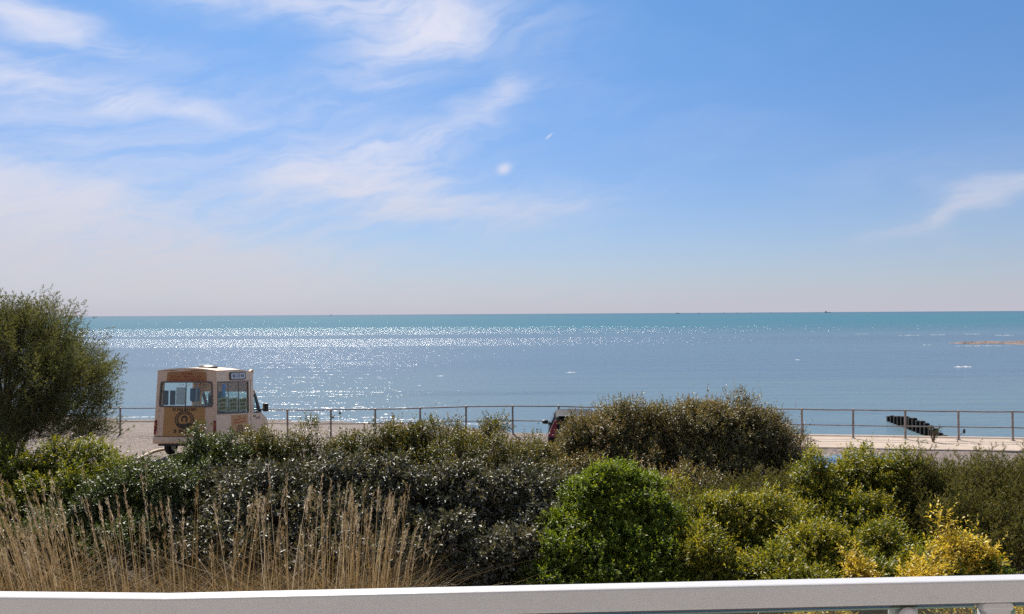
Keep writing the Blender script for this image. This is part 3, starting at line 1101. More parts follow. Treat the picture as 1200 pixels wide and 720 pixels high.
MB().box((0, 0.03, 0.555), (VW + 0.03, 0.14, 0.2), 0.03).build('rear_bumper', cream, van, smooth=True, warp=vwarp)
MB().box((0, 0.5, 0.40), (VW - 0.25, 0.9, 0.07), 0.01).build('chassis', blackp, van)

seam = pbr('panel_seam', (0.10, 0.07, 0.05), 0.7)
MB().prism([(-0.006, ZB + 0.26), (0.006, ZB + 0.26), (0.006, 1.59), (-0.006, 1.59)], f_rear, -0.0085, 0.0).build('door_seam', seam, van, warp=vwarp)
MB().prism([(-hw + 0.03, 0.672), (hw - 0.03, 0.672), (hw - 0.03, 0.686), (-hw + 0.03, 0.686)], f_rear, -0.009, 0.0).build('body_seam', seam, van, warp=vwarp)
MB().prism([(0.05, 0.672), (3.0, 0.672), (3.0, 0.686), (0.05, 0.686)], f_right, -0.0095, 0.0).build('body_seam', seam, van, warp=vwarp)
MB().prism([(0.03, 2.385), (2.98, 2.375), (2.98, 2.389), (0.03, 2.399)], f_right, -0.006, 0.0).build('body_seam', seam, van, warp=vwarp)
MB().prism([(2.78, 0.69), (2.792, 0.69), (2.792, 2.37), (2.78, 2.37)], f_right, -0.005, 0.0).build('body_seam', seam, van, warp=vwarp)
for zz_ in (0.8, 1.3, 1.5):
    for s in (-1, 1):
        MB().box((s * 0.93, -0.012, zz_), (0.05, 0.03, 0.09), 0.006).build('door_hinge', cream, van, warp=vwarp)
MB().box((0.09, -0.022, 1.02), (0.05, 0.04, 0.16), 0.01).build('rear_handle', blackp, van, warp=vwarp)
# right-hand side: sliding window with menu cards, sign, board, emblem
sw = frame_ring(side_hole, f_right, 0.035, -0.016, 0.03).build('side_window', framem, van, warp=vwarp)
bars = [0.10, 0.95, 1.78, 2.55]
zlo = lambda y: 1.40 - 0.13 * (y - 0.1) / 2.45
zhi = lambda y: 2.35 - 0.04 * (y - 0.1) / 2.45
for y0, y1 in zip(bars[:-1], bars[1:]):
    MB().prism([(y0 + 0.01, zlo(y0)), (y1 - 0.01, zlo(y1)), (y1 - 0.01, zhi(y1)), (y0 + 0.01, zhi(y0))], f_right, 0.012, 0.017).build('pane', vglass, sw, warp=vwarp)
    zc = zlo((y0 + y1) / 2)
    card = MB().prism([(y0 + 0.04, zlo(y0) + 0.07), (y1 - 0.05, zlo(y1) + 0.07), (y1 - 0.05, zc + 0.49), (y0 + 0.04, zc + 0.49)], f_right, 0.020, 0.026).build('menu_card', menum, sw, warp=vwarp)
    glyph_rows([(y0 + 0.14, y1 - 0.16, zc + 0.40), (y0 + 0.2, y1 - 0.2, zc + 0.27), (y0 + 0.14, y1 - 0.16, zc + 0.15)], off(f_right, -0.006), 'menu_lettering', menut, sw, int(y0 * 50), 0.085)
for y in bars[1:3]:
    MB().box((hw - 0.015, y, (zlo(y) + zhi(y)) / 2), (0.02, 0.03, zhi(y) - zlo(y))).build('window_bar', framem, sw, warp=vwarp)
so = rrect([(1.02, 2.42), (2.32, 2.42), (2.32, 2.68), (1.02, 2.68)], 0.08)
sg = MB().prism(so, f_right, -0.03, 0.0).build('side_sign', blackp, van, warp=vwarp)
si = rrect([(1.10, 2.455), (2.24, 2.455), (2.24, 2.645), (1.10, 2.645)], 0.05)
MB().prism(si, f_right, -0.036, -0.03).build('sign_face', signw, sg, warp=vwarp)
glyph_rows([(1.22, 2.14, 2.55)], off(f_right, 0.036), 'sign_lettering', navy, sg, 21, 0.10)
MB().prism([(1.15, ZB + 0.005), (2.50, ZB + 0.005), (2.50, 1.20), (1.15, 1.26)], f_right, -0.007, 0.0).build('side_board', caramel, van, warp=vwarp)
glyph_rows([(1.68, 1.95, 1.175), (1.35, 2.35, 1.08), (1.3, 2.38, 0.98)], off(f_right, 0.0075), 'side_board_lettering', orangel, van, 22, 0.05)
emblem(off(f_right, 0.0075), 1.83, 0.73, 0.26, 0.17, 6)

# cab: doors, windscreen, bonnet
cabm = cream
prof_out = [(3.02, ZB), (3.02, 1.95), (3.22, 1.94), (3.86, 1.14), (3.98, 1.07), (4.34, 0.90), (4.46, 0.72), (4.48, 0.40), (4.36, 0.36), (4.34, 0.36)]
arch_pts = [(3.985 + 0.36 * math.cos(R(a)), 0.30 + 0.36 * math.sin(R(a))) for a in range(10, 171, 16)]
door_poly = prof_out[:9] + [p for p in arch_pts] + [(3.55, ZB)]
win = [(3.10, 1.22), (3.70, 1.20), (3.28, 1.84), (3.10, 1.86)]
for s, fn in ((1, lambda a, b_, d: (hw - 0.03 - d, a, b_)), (-1, lambda a, b_, d: (-hw + 0.03 + d, a, b_))):
    # side below the sill, pillars around the window
    low = [(3.02, ZB), (3.02, 1.20), (3.80, 1.18), (3.98, 1.07), (4.34, 0.90), (4.46, 0.72), (4.48, 0.40), (4.36, 0.36)] + arch_pts + [(3.55, ZB)]
    door = MB().prism(low, fn, 0.0, 0.05).build('cab_side', cream, van, warp=vwarp)
    MB().prism([(3.02, 1.2), (3.10, 1.2), (3.10, 1.97), (3.02, 1.97)], fn, 0.0, 0.05).build('door_pillar', cream, door, warp=vwarp)
    MB().prism([(3.10, 1.86), (3.24, 1.86), (3.24, 1.965), (3.10, 1.965)], fn, 0.0, 0.05).build('door_header', cream, door, warp=vwarp)
    MB().prism([(3.66, 1.19), (3.86, 1.15), (3.28, 1.94), (3.20, 1.94), (3.20, 1.84)], fn, 0.0, 0.05).build('windscreen_pillar', blackp, door, warp=vwarp)
    MB().prism([(3.42, 1.20), (3.46, 1.20), (3.46, 1.60), (3.42, 1.66)], fn, 0.004, 0.03).build('quarter_light_bar', blackp, door, warp=vwarp)
    MB().prism([(3.10, 1.205), (3.66, 1.195), (3.22, 1.86), (3.10, 1.86)], fn, 0.016, 0.022).build('cab_window', vglass, door, warp=vwarp)
    MB().prism([(3.10, 1.185), (3.80, 1.165), (3.80, 1.205), (3.10, 1.225)], fn, -0.006, 0.01).build('window_seal', blackp, door, warp=vwarp)
    MB().box((s * (hw - 0.02), 3.16, 1.08), (0.05, 0.14, 0.045), 0.01).build('door_handle', blackp, door, warp=vwarp)
    if s > 0:
        glyph_rows([(3.28, 3.72, 1.0)], off(fn, 0.001), 'door_lettering', greyl, door, 31, 0.085)
    # mirror on its arm
    mi = MB().box((s * (hw + 0.17), 3.66, 1.36), (0.20, 0.09, 0.30), 0.035).build('wing_mirror', blackp, van, smooth=True)
    MB().tube([(s * (hw - 0.05), 3.72, 1.24), (s * (hw + 0.08), 3.68, 1.30)], 0.025, 6).build('mirror_arm', blackp, mi)
    MB().box((s * (hw + 0.17), 3.61, 1.36), (0.165, 0.012, 0.25), 0.004).build('mirror_glass', pbr('mirror_glass', (0.08, 0.09, 0.1), 0.05, 0.9), mi)
wsc = MB().prism([(3.24, 1.93), (3.83, 1.16), (3.815, 1.15), (3.225, 1.92)], lambda a, b_, d: (d, a, b_), -hw + 0.1, hw - 0.1).build('windscreen', vglass, van, warp=vwarp)
MB().prism([(3.80, 1.17), (3.98, 1.085), (4.34, 0.915), (4.475, 0.72), (4.49, 0.42), (4.44, 0.42), (4.42, 0.70), (4.31, 0.87), (3.97, 1.03), (3.80, 1.10)], lambda a, b_, d: (d, a, b_), -hw + 0.028, hw - 0.028).build('bonnet', cream, van, warp=vwarp)
MB().prism([(3.03, 1.95), (3.25, 1.94), (3.25, 1.99), (3.03, 2.05)], lambda a, b_, d: (d, a, b_), -hw + 0.03, hw - 0.03).build('cab_roof', cream, van, warp=vwarp)
MB().prism([(3.022, 1.99), (3.04, 1.99), (3.04, VH - 0.02), (3.022, VH - 0.02)], lambda a, b_, d: (d, a, b_), -hw + 0.02, hw - 0.02).build('front_panel', cream, van, warp=vwarp)
MB().box((0, 4.44, 0.46), (VW - 0.1, 0.14, 0.18), 0.03).build('front_bumper', blackp, van, smooth=True)
for s in (-1, 1):
    MB().lathe([(0.10, 0), (0.10, 0.05), (0.06, 0.08), (0.0, 0.085)], 'Y', (s * 0.72, 4.40, 0.80), 16).build('headlight', whitep, van, smooth=True)
# loudspeaker horn at the front roof corner
MB().lathe([(0.03, -0.10), (0.045, -0.02), (0.10, 0.09), (0.105, 0.10), (0.08, 0.10), (0.02, 0.0)], 'Y', (0.80, 3.14, VH - 0.10), 14).build('loudspeaker', caramel, van, smooth=True)
# wheels
for s in (-1, 1):
    for y in (0.85, 3.985):
        wz = 0.31
        wx = s * (hw - 0.16)
        wh = link('wheel', None, van)
        wh.location = (wx, y, wz)
        MB().lathe([(0.19, -0.09), (0.27, -0.10), (0.305, -0.07), (0.31, 0.0), (0.305, 0.07), (0.27, 0.10), (0.19, 0.09)], 'X', (0, 0, 0), 24, closed=True).build('tyre', rubber, wh, smooth=True)
        MB().lathe([(0.0, s * 0.05), (0.08, s * 0.07), (0.10, s * 0.04), (0.17, s * 0.05), (0.192, s * 0.085), (0.192, -s * 0.08), (0.0, -s * 0.08)], 'X', (0, 0, 0), 20).build('rim', rimm, wh, smooth=True)
# inside: counter, soft-ice machine, hanging things, front seats
MB().box((-0.55, 1.5, 0.95), (0.6, 1.9, 0.9), 0.02).build('counter', intm, van)
MB().box((0.60, 0.95, 1.62), (0.46, 0.46, 0.86), 0.09).build('soft_ice_machine', mach, van, smooth=True)
MB().box((0.60, 0.70, 1.98), (0.30, 0.05, 0.10), 0.01).build('machine_fascia', steelm, van)
MB().box((0.62, 1.55, 1.0), (0.6, 1.3, 0.95), 0.02).build('cupboard', intm, van)
MB().box((0.10, 0.42, 1.97), (0.30, 0.12, 0.42), 0.04).build('blue_box', bluep, van, smooth=True)
MB().prism([(-0.80, 1.66), (-0.63, 1.66), (-0.63, 2.12), (-0.80, 2.12)], f_rear, 0.10, 0.13).build('notice', navy, van)
MB().prism([(-0.57, 1.66), (-0.40, 1.66), (-0.40, 2.12), (-0.57, 2.12)], f_rear, 0.10, 0.13).build('notice', navy, van)
MB().prism([(-0.36, 1.67), (-0.03, 1.67), (-0.03, 2.22), (-0.36, 2.22)], f_rear, 0.09, 0.11).build('sky_gap_panel', whitep, van)  # white panel standing in for bright sky and sea seen through the van
MB().prism([(0.27, 1.66), (0.31, 1.66), (0.31, 2.3), (0.27, 2.3)], f_rear, 0.12, 0.15).build('partition_edge', intm, van)
for k, z in enumerate((1.78, 1.90, 2.02, 2.14)):
    MB().lathe([(0.035, 0), (0.035, 0.02), (0, 0.022)], 'Y', (0.205, 0.06, z), 10).build('sticker', navy, van)
MB().prism([(0.55, 1.9), (0.74, 1.9), (0.74, 2.3), (0.55, 2.3)], f_right, 0.06, 0.09).build('blue_cloth', bluep, van)
for s in (-0.45, 0.45):
    st = MB().box((s, 3.05, 1.05), (0.5, 0.16, 0.75), 0.06, Matrix.Rotation(R(-12), 3, 'X')).build('seat', mach, van, smooth=True)
    MB().box((s, 2.96, 1.55), (0.26, 0.1, 0.2), 0.04).build('headrest', mach, st, smooth=True)

# hose lying behind the van
hosem = pbr('pale_hose', (0.55, 0.47, 0.38), 0.6)
hp = []
for k in range(15):
    u = k / 14
    p = on_z(160 + 36 * u, 537 - 17 * math.sin(u * 1.45) + 2, 0.0)
    hp.append((p.x, p.y, float(ground_z(p.x, p.y)) + 0.05))
tag(MB().tube(hp, 0.045, 7).build('hose', hosem, smooth=True), 'pale hose curving over the shingle behind the van', 'hose')


# ------------------------------------------------------------------ parked cars
def car(name, label, loc, phi, paint, glassm, L=3.85, W=1.66, H=1.47):
    c = thing(name, label, 'car', loc, (0, 0, -phi), 'parked cars')
    # stations along y from the tail: (y, z_low, z_belt, z_roof, half width at belt, half width at roof)
    st = [(0.00, 0.42, 0.86, 0.90, 0.70, 0.66), (0.06, 0.30, 0.92, 1.00, 0.78, 0.66), (0.16, 0.28, 0.93, 1.24, 0.81, 0.60), (0.34, 0.28, 0.93, 1.42, 0.82, 0.575),
          (0.9, 0.28, 0.93, 1.465, 0.83, 0.58), (1.6, 0.28, 0.92, 1.47, 0.83, 0.59), (2.15, 0.28, 0.91, 1.42, 0.83, 0.58), (2.75, 0.28, 0.90, 1.00, 0.82, 0.64),
          (3.0, 0.28, 0.88, 0.92, 0.81, 0.66), (3.5, 0.30, 0.76, 0.82, 0.78, 0.62), (3.78, 0.32, 0.64, 0.68, 0.70, 0.55), (3.85, 0.40, 0.54, 0.56, 0.60, 0.48)]
    k_ = L / 3.85
    mb = MB()
    vs = []
    for (y, zl, zb, zr, wb, wr) in st:
        half = [(wb * 0.92, zl), (wb, zl + 0.16), (wb * 1.01, (zl + zb) / 2 + 0.06), (wb * 0.985, zb), (wr + (wb - wr) * 0.45, zb + (zr - zb) * 0.5), (wr, zr - 0.03 if zr - zb > 0.2 else zr - 0.01), (wr * 0.8, zr), (0.0, zr + 0.012)]
        ring = half + [(-a, b_) for a, b_ in reversed(half[:-1])]
        vs += [(a, y * k_, b_ * H / 1.47) for a, b_ in ring]
    nr = 15
    fs = [(i * nr + j, i * nr + (j + 1), (i + 1) * nr + (j + 1), (i + 1) * nr + j) for i in range(len(st) - 1) for j in range(nr - 1)]
    fs += [(i * nr, (i + 1) * nr, (i + 1) * nr + nr - 1, i * nr + nr - 1) for i in range(len(st) - 1)]
    fs += [tuple(range(nr)), tuple(range((len(st) - 1) * nr, len(st) * nr))]
    mb.add(vs, fs).build('body', paint, c, smooth=True)
    h_ = H / 1.47

    def patch(quad, name, mt, th, par=c, bulge=0.0):
        q = [Vector(p) for p in quad]
        nrm = (q[1] - q[0]).cross(q[3] - q[0]).normalized()
        m_ = MB()
        pts = []
        for j in range(5):
            for i in range(5):
                u, v = i / 4, j / 4
                p = q[0].lerp(q[1], u).lerp(q[3].lerp(q[2], u), v)
                pts.append(p + nrm * bulge * (math.sin(math.pi * u) * math.sin(math.pi * v)) ** 0.5)
        f1 = [(j * 5 + i, j * 5 + i + 1, (j + 1) * 5 + i + 1, (j + 1) * 5 + i) for i in range(4) for j in range(4)]
        m_.add([p + nrm * th for p in pts], f1)
        m_.add([p - nrm * 0.01 for p in pts], f1)
        return m_.build(name, mt, par, smooth=True)
    patch([(-0.56, 0.055, 0.99 * h_), (0.56, 0.055, 0.99 * h_), (0.50, 0.335, 1.40 * h_), (-0.50, 0.335, 1.40 * h_)], 'rear_window', glassm, 0.012)
    for s in (-1, 1):
        a = s * 0.815
        la = MB().prism([(0.0, 0.84), (0.20, 0.86), (0.31, 1.30), (0.22, 1.30), (0.05, 1.02)], lambda p, q, d: (s * (0.60 + (0.235 if d else 0) - (q - 0.84) * (0.46 if d else 0.14)), p - 0.02, q * h_), 0, 1)
        la.build('tail_light', redlamp if name != 'parked_car_blue' else redlamp, c, smooth=False)
        mi = MB().box((s * 0.93, 2.2 * k_, 1.0 * h_), (0.19, 0.12, 0.13), 0.04).build('wing_mirror', blackp, c, smooth=True)
        MB().box((s * 0.84, 2.24 * k_, 0.96 * h_), (0.10, 0.05, 0.05), 0.01).build('mirror_arm', blackp, mi)
        patch([(s * 0.825, 0.55, 0.97), (s * 0.825, 1.35, 0.965), (s * 0.645, 1.35, 1.37), (s * 0.64, 0.62, 1.36)] if s > 0 else [(s * 0.825, 1.35, 0.965), (s * 0.825, 0.55, 0.97), (s * 0.64, 0.62, 1.36), (s * 0.645, 1.35, 1.37)], 'side_window', glassm, 0.012)
        patch([(s * 0.825, 1.42, 0.965), (s * 0.82, 2.4, 0.955), (s * 0.655, 2.0, 1.36), (s * 0.645, 1.42, 1.37)] if s > 0 else [(s * 0.82, 2.4, 0.955), (s * 0.825, 1.42, 0.965), (s * 0.645, 1.42, 1.37), (s * 0.655, 2.0, 1.36)], 'side_window', glassm, 0.012)
        for y in (0.62 * k_, 3.08 * k_):
            wh = link('wheel', None, c)
            wh.location = (s * 0.76, y, 0.29)
            MB().lathe([(0.17, -0.09), (0.26, -0.09), (0.288, -0.06), (0.288, 0.06), (0.26, 0.09), (0.17, 0.09)], 'X', (0, 0, 0), 20, closed=True).build('tyre', rubber, wh, smooth=True)
            MB().lathe([(0.0, s * 0.05), (0.09, s * 0.06), (0.172, s * 0.08), (0.172, -s * 0.07), (0.0, -s * 0.07)], 'X', (0, 0, 0), 16).build('rim', rimm, wh, smooth=True)
    patch([(-0.62, 2.80, 0.985 * h_), (-0.54, 2.20, 1.405 * h_), (0.54, 2.20, 1.405 * h_), (0.62, 2.80, 0.985 * h_)], 'windscreen', glassm, 0.014)
    MB().box((0, -0.015, 0.45), (1.36, 0.12, 0.24), 0.04).build('rear_bumper', blackp, c, smooth=True)
    MB().box((0, 0.002, 0.72), (0.52, 0.03, 0.115), 0.005).build('number_plate', pbr('plate', (0.6, 0.5, 0.1), 0.5), c)
    MB().prism([(0.30, 1.435), (0.36, 1.405), (0.20, 1.41), (0.17, 1.425)], lambda p, q, d: (d, p, q * h_ + 0.02), -0.5, 0.5).build('roof_spoiler', blackp, c)
    MB().tube([(0, 0.55, 1.46 * h_), (0, 0.40, 1.66 * h_)], 0.007, 5).build('aerial', blackp, c)
    return c


darkg = pbr('dark_car_glass', (0.035, 0.055, 0.05), 0.06, spec=0.8)
greyc = pbr('dark_grey_car_paint', (0.012, 0.013, 0.014), 0.6, 0.0, spec=0.12)
bluec = pbr('blue_car_paint', (0.03, 0.10, 0.22), 0.2, 0.3, coat=1.0)
q = at(641.5, 505, 23.8)
car('parked_car', 'dark hatchback behind the brown bush, showing one red tail light', (q.x + 0.84, 23.8, 0.0), R(3.0), greyc, darkg)
q = at(962, 541, 16.4)
car('parked_car', 'blue car hidden behind the green shrub, only its roof edge showing', (q.x - 0.30, 16.9, 0.0), R(90.0), bluec, darkg, H=1.425)


# ------------------------------------------------------------------ planting
def unit(a):
    return a / np.maximum(np.linalg.norm(a, axis=-1, keepdims=True), 1e-9)


def rand_dirs(r, n, zmin=-0.3):
    z = r.uniform(zmin, 1, n)
    q = r.uniform(0, 2 * np.pi, n)
    s = np.sqrt(1 - z * z)
    return np.stack([s * np.cos(q), s * np.sin(q), z], -1)


def leaf_soup(P, D, Nn, L, W, fold=0.25):
    """one folded, pointed leaf (two triangles) for each point P, along D, facing Nn"""
    S = unit(np.cross(D, Nn))
    Nn = unit(np.cross(S, D))
    L = L[:, None]
    W = W[:, None]
    b = P
    tip = P + D * L - Nn * L * 0.10
    mid = P + D * L * 0.48
    l_ = mid - S * W * 0.5 + Nn * W * fold
    r_ = mid + S * W * 0.5 + Nn * W * fold
    V = np.stack([b, r_, tip, l_], 1).reshape(-1, 3)
    k = np.arange(len(P))[:, None] * 4
    T = np.concatenate([k + np.array([[0, 1, 2]]), k + np.array([[0, 2, 3]])], 1).reshape(-1, 3)
    return V, T


def blob_points(r, lobes, n, t_lo, t_hi, zmin=-0.35, bump=0.14, keep=0.86):
    """points near the surface of a union of ellipsoid lobes, with the outward direction"""
    lb = np.array(lobes, float)
    wgt = (lb[:, 3] * lb[:, 4] + lb[:, 3] * lb[:, 5] + lb[:, 4] * lb[:, 5])
    wgt = wgt / wgt.sum()
    Ps, Ns = [], []
    tot = 0
    for _ in range(12):
        m_ = int((n - tot) * 1.6) + 50
        i = r.choice(len(lb), m_, p=wgt)
        d = rand_dirs(r, m_, zmin)
        c, R3 = lb[i, :3], lb[i, 3:6]
        f = 1 + bump * (np.sin(d[:, 0] * 7 + i * 1.7) * np.sin(d[:, 1] * 6 + i) + 0.6 * np.sin(d[:, 2] * 11 + d[:, 0] * 9 + i * 2.3))
        tt = r.uniform(t_lo, t_hi, m_)[:, None]
        p = c + R3 * d * f[:, None] * tt
        ok = p[:, 2] > 0.02
        for j in range(len(lb)):
            q = (((p - lb[j, :3]) / lb[j, 3:6]) ** 2).sum(-1)
            ok &= (q > (keep * t_lo) ** 2) | (i == j)
        Ps.append(p[ok])
        Ns.append(unit(d / R3)[ok])
        tot += ok.sum()
        if tot >= n:
            break
    return np.concatenate(Ps)[:n], np.concatenate(Ns)[:n]


def shoots_to_leaves(r, P, D, slen, nl, L, W, a0=75, a1=28, tip_up=0.0):
    """leaves in a spiral along each shoot; returns leaf arrays and position t along the shoot"""
    ns = len(P)
    k = np.arange(nl)
    t = np.tile((k + 0.6) / nl, (ns, 1)) + r.uniform(-0.3, 0.3, (ns, nl)) / nl
    t = np.clip(t, 0, 1)
    ref = unit(np.cross(D, r.normal(size=(ns, 3))))
    ref2 = np.cross(D, ref)
    az_ = k[None, :] * 2.4 + r.uniform(0, 6.28, (ns, 1))
    side = ref[:, None, :] * np.cos(az_)[..., None] + ref2[:, None, :] * np.sin(az_)[..., None]
    al = np.radians(a0 + (a1 - a0) * t + r.normal(0, 12, (ns, nl)))
    pos = P[:, None, :] + D[:, None, :] * (t * slen[:, None])[..., None]
    d = D[:, None, :] * np.cos(al)[..., None] + side * np.sin(al)[..., None]
    d[..., 2] += tip_up
    nn = D[:, None, :] * np.sin(al)[..., None] - side * np.cos(al)[..., None] + r.normal(0, 0.3, (ns, nl, 3))
    nn = np.where(nn[..., 2:3] < 0, -nn, nn) + np.array([0, 0.12, 0.55])
    LL = L * r.uniform(0.6, 1.15, (ns, nl)) * (1 - 0.35 * t ** 3)
    WW = LL * (W / L) * r.uniform(0.8, 1.2, (ns, nl))
    return pos.reshape(-1, 3), unit(d.reshape(-1, 3)), unit(nn.reshape(-1, 3)), LL.ravel(), WW.ravel(), t.ravel()


BARK = pbr('grey_brown_bark', (0.11, 0.08, 0.06), 0.9, bump=0.01, bscale=25, var=0.3, vscale=6)
TWIG = pbr('reddish_twig', (0.13, 0.075, 0.05), 0.85, var=0.3, vscale=9)


def stems_for(par, lobes, base, r, nper=3, rad=0.03, name='stem', mat=None):
    for (cx, cy, cz, rx, ry, rz) in lobes:
        for _ in range(nper):
            tx, ty = cx + r.uniform(-0.5, 0.5) * rx, cy + r.uniform(-0.5, 0.5) * ry
            tz = cz + r.uniform(0.1, 0.55) * rz
            bx, by = base[0] + (cx - base[0]) * 0.7 + r.uniform(-0.12, 0.12), base[1] + (cy - base[1]) * 0.7 + r.uniform(-0.12, 0.12)
            pts = []
            for k in range(5):
                u = k / 4
                pts.append((bx + (tx - bx) * u + r.uniform(-0.05, 0.05), by + (ty - by) * u + r.uniform(-0.05, 0.05), -0.1 + (tz + 0.1) * u))
            pts = [(p[0] - par.location.x, p[1] - par.location.y, p[2] - par.location.z) for p in pts]
            MB().tube(pts, [rad, rad * 0.8, rad * 0.6, rad * 0.4, rad * 0.15], 6).build(name, mat or BARK, par, smooth=True)


def shrub(name, label, cat, lobes, mat, seed, n_clump, per, nl, slen, L, W, clump_r=0.22, up=0.45, inner=0.35, tipb=0.25, zmin=-0.35,
          a0=75, a1=28, bump=0.14, group='garden shrubs', sprigs=0, nstem=3, tip_up=0.0, tint_lo=0.0):
    n_clump, per, clump_r = int(n_clump * 0.62), int(per * 1.65), clump_r * 1.22
    e_ = 0.5 * clump_r + 0.5 * slen
    lobes = [(a, b_, c, max(0.45 * p, p - e_), max(0.45 * q, q - e_), max(0.45 * u, u - e_)) for a, b_, c, p, q, u in lobes]
    r = np.random.default_rng(seed)
    lb = np.array(lobes)
    bx, by = float((lb[:, 0] * lb[:, 3]).sum() / lb[:, 3].sum()), float((lb[:, 1] * lb[:, 3]).sum() / lb[:, 3].sum())
    root = thing(name, label, cat, (bx, by, 0), group=group)
    Pc, Nc = blob_points(r, lobes, n_clump, 0.80, 1.10, zmin, bump)
    nin = int(n_clump * inner)
    Pi, Ni = blob_points(r, lobes, nin, 0.60, 0.84, zmin, bump, keep=0.6)
    Pc, Nc = np.concatenate([Pc, Pi]), np.concatenate([Nc, Ni])
    ct = r.uniform(0, 1, len(Pc))
    cr = clump_r * r.uniform(0.65, 1.3, len(Pc))
    idx = np.repeat(np.arange(len(Pc)), per)
    offd = rand_dirs(r, len(idx), -0.7)
    offd = unit(offd + Nc[idx] * 0.55)
    ofr = r.uniform(0.15, 1.0, len(idx)) ** 0.6
    P = Pc[idx] - Nc[idx] * (cr[idx] * 0.35)[:, None] + offd * (cr[idx] * ofr)[:, None]
    upv = np.array([0, 0, 1.0])
    D = unit(offd * 0.8 + Nc[idx] * 0.5 + upv * up + r.normal(0, 0.28, (len(idx), 3)))
    sl = slen * r.uniform(0.6, 1.35, len(idx))
    if sprigs:
        k = r.choice(len(idx), min(sprigs, len(idx)), replace=False)
        sl[k] *= 2.3
        D[k] = unit(D[k] + upv * 1.1)
    p, d, nn, LL, WW, tt = shoots_to_leaves(r, P, D, sl, nl, L, W, a0, a1, tip_up)
    ok = p[:, 2] > 0.03
    V, T = leaf_soup(p[ok], d[ok], nn[ok], LL[ok], WW[ok])
    tint = 0.30 * np.repeat(ct[idx], nl) + 0.42 * r.uniform(0, 1, len(p)) + tipb * tt + tint_lo
    tint = np.clip(tint[ok], 0, 1)
    V = V - np.array([bx, by, 0])
    fo = tri_mesh('foliage', V, T, np.repeat(tint, 2), mat, root)
    tag(fo, kind='stuff')
    # twigs that carry the leaves
    k = r.choice(len(idx), min(len(idx), 1600), replace=False)
    q0 = P[k] - D[k] * 0.10
    q1 = P[k] + D[k] * (sl[k] * 0.9)[:, None]
    s_ = unit(np.cross(q1 - q0, r.normal(size=q0.shape))) * 0.006
    Vt = np.stack([q0 - s_, q0 + s_, q1], 1).reshape(-1, 3) - np.array([bx, by, 0])
    Tt = np.arange(len(k) * 3).reshape(-1, 3)
    tw = tri_mesh('twigs', Vt, Tt, np.zeros(len(k)), TWIG, root)
    tag(tw, kind='stuff')
    stems_for(root, lobes, (bx, by), r, nstem)
    return root


def lobe(px, py_top, d, hw_px, depth, z_bot=None, zc=0.5):
    """ellipsoid whose top and sides fall on the given pixels of the photograph at depth d"""
    top = at(px, py_top, d)
    zb = 0.0 if z_bot is None else z_bot
    rz = (top.z - zb) * (1 - zc) if z_bot is None else (top.z - zb) / 2
    cz = top.z - rz
    return (top.x, d, cz, hw_px * d / F, depth, rz)


# leaf colours: dark old leaves to pale tips
M_SILVER = leaf_mat('silverberry_leaf', [(0.0, (0.026, 0.029, 0.016)), (0.45, (0.078, 0.080, 0.048)), (0.75, (0.165, 0.155, 0.10)), (1.0, (0.33, 0.26, 0.165))], 0.47, 0.22, (1.3, 1.25, 0.6), 0.6)
M_GLOSSY = leaf_mat('glossy_dark_leaf', [(0.0, (0.020, 0.032, 0.011)), (0.5, (0.060, 0.080, 0.020)), (1.0, (0.17, 0.185, 0.045))], 0.45, 0.28, (1.3, 1.4, 0.5), 0.55)
M_OLIVE = leaf_mat('olive_hedge_leaf', [(0.0, (0.032, 0.036, 0.010)), (0.4, (0.095, 0.098, 0.022)), (0.68, (0.18, 0.155, 0.04)), (0.86, (0.24, 0.12, 0.05)), (1.0, (0.34, 0.22, 0.11))], 0.42, 0.36, (1.25, 1.25, 0.55))
M_BROWN = leaf_mat('browned_bush_leaf', [(0.0, (0.055, 0.038, 0.02)), (0.35, (0.135, 0.122, 0.044)), (0.62, (0.215, 0.19, 0.07)), (0.82, (0.29, 0.17, 0.09)), (1.0, (0.46, 0.35, 0.21))], 0.45, 0.32, (1.2, 1.1, 0.6))
M_GREEN = leaf_mat('bright_green_leaf', [(0.0, (0.028, 0.054, 0.009)), (0.45, (0.105, 0.155, 0.016)), (0.75, (0.19, 0.24, 0.025)), (1.0, (0.33, 0.34, 0.045))], 0.45, 0.44, (1.35, 1.35, 0.45))
M_LIME = leaf_mat('yellow_green_leaf', [(0.0, (0.03, 0.050, 0.009)), (0.42, (0.115, 0.145, 0.017)), (0.72, (0.24, 0.235, 0.027)), (1.0, (0.44, 0.36, 0.05))], 0.42, 0.42, (1.35, 1.3, 0.45))
M_GOLD = leaf_mat('golden_leaf', [(0.0, (0.06, 0.09, 0.014)), (0.22, (0.16, 0.17, 0.02)), (0.42, (0.50, 0.385, 0.04)), (0.7, (0.74, 0.56, 0.075)), (1.0, (0.84, 0.71, 0.20))], 0.42, 0.40, (1.2, 1.12, 0.65))
M_TAM = leaf_mat('tamarisk_leaf', [(0.0, (0.05, 0.054, 0.017)), (0.5, (0.125, 0.125, 0.036)), (0.85, (0.19, 0.165, 0.05)), (1.0, (0.26, 0.17, 0.075))], 0.6, 0.36, (1.25, 1.2, 0.6), 0.25)
M_TAM2 = leaf_mat('tamarisk_tree_leaf', [(0.0, (0.045, 0.05, 0.02)), (0.5, (0.125, 0.135, 0.052)), (0.85, (0.195, 0.19, 0.078)), (1.0, (0.26, 0.17, 0.08))], 0.6, 0.38, (1.25, 1.2, 0.65), 0.25)


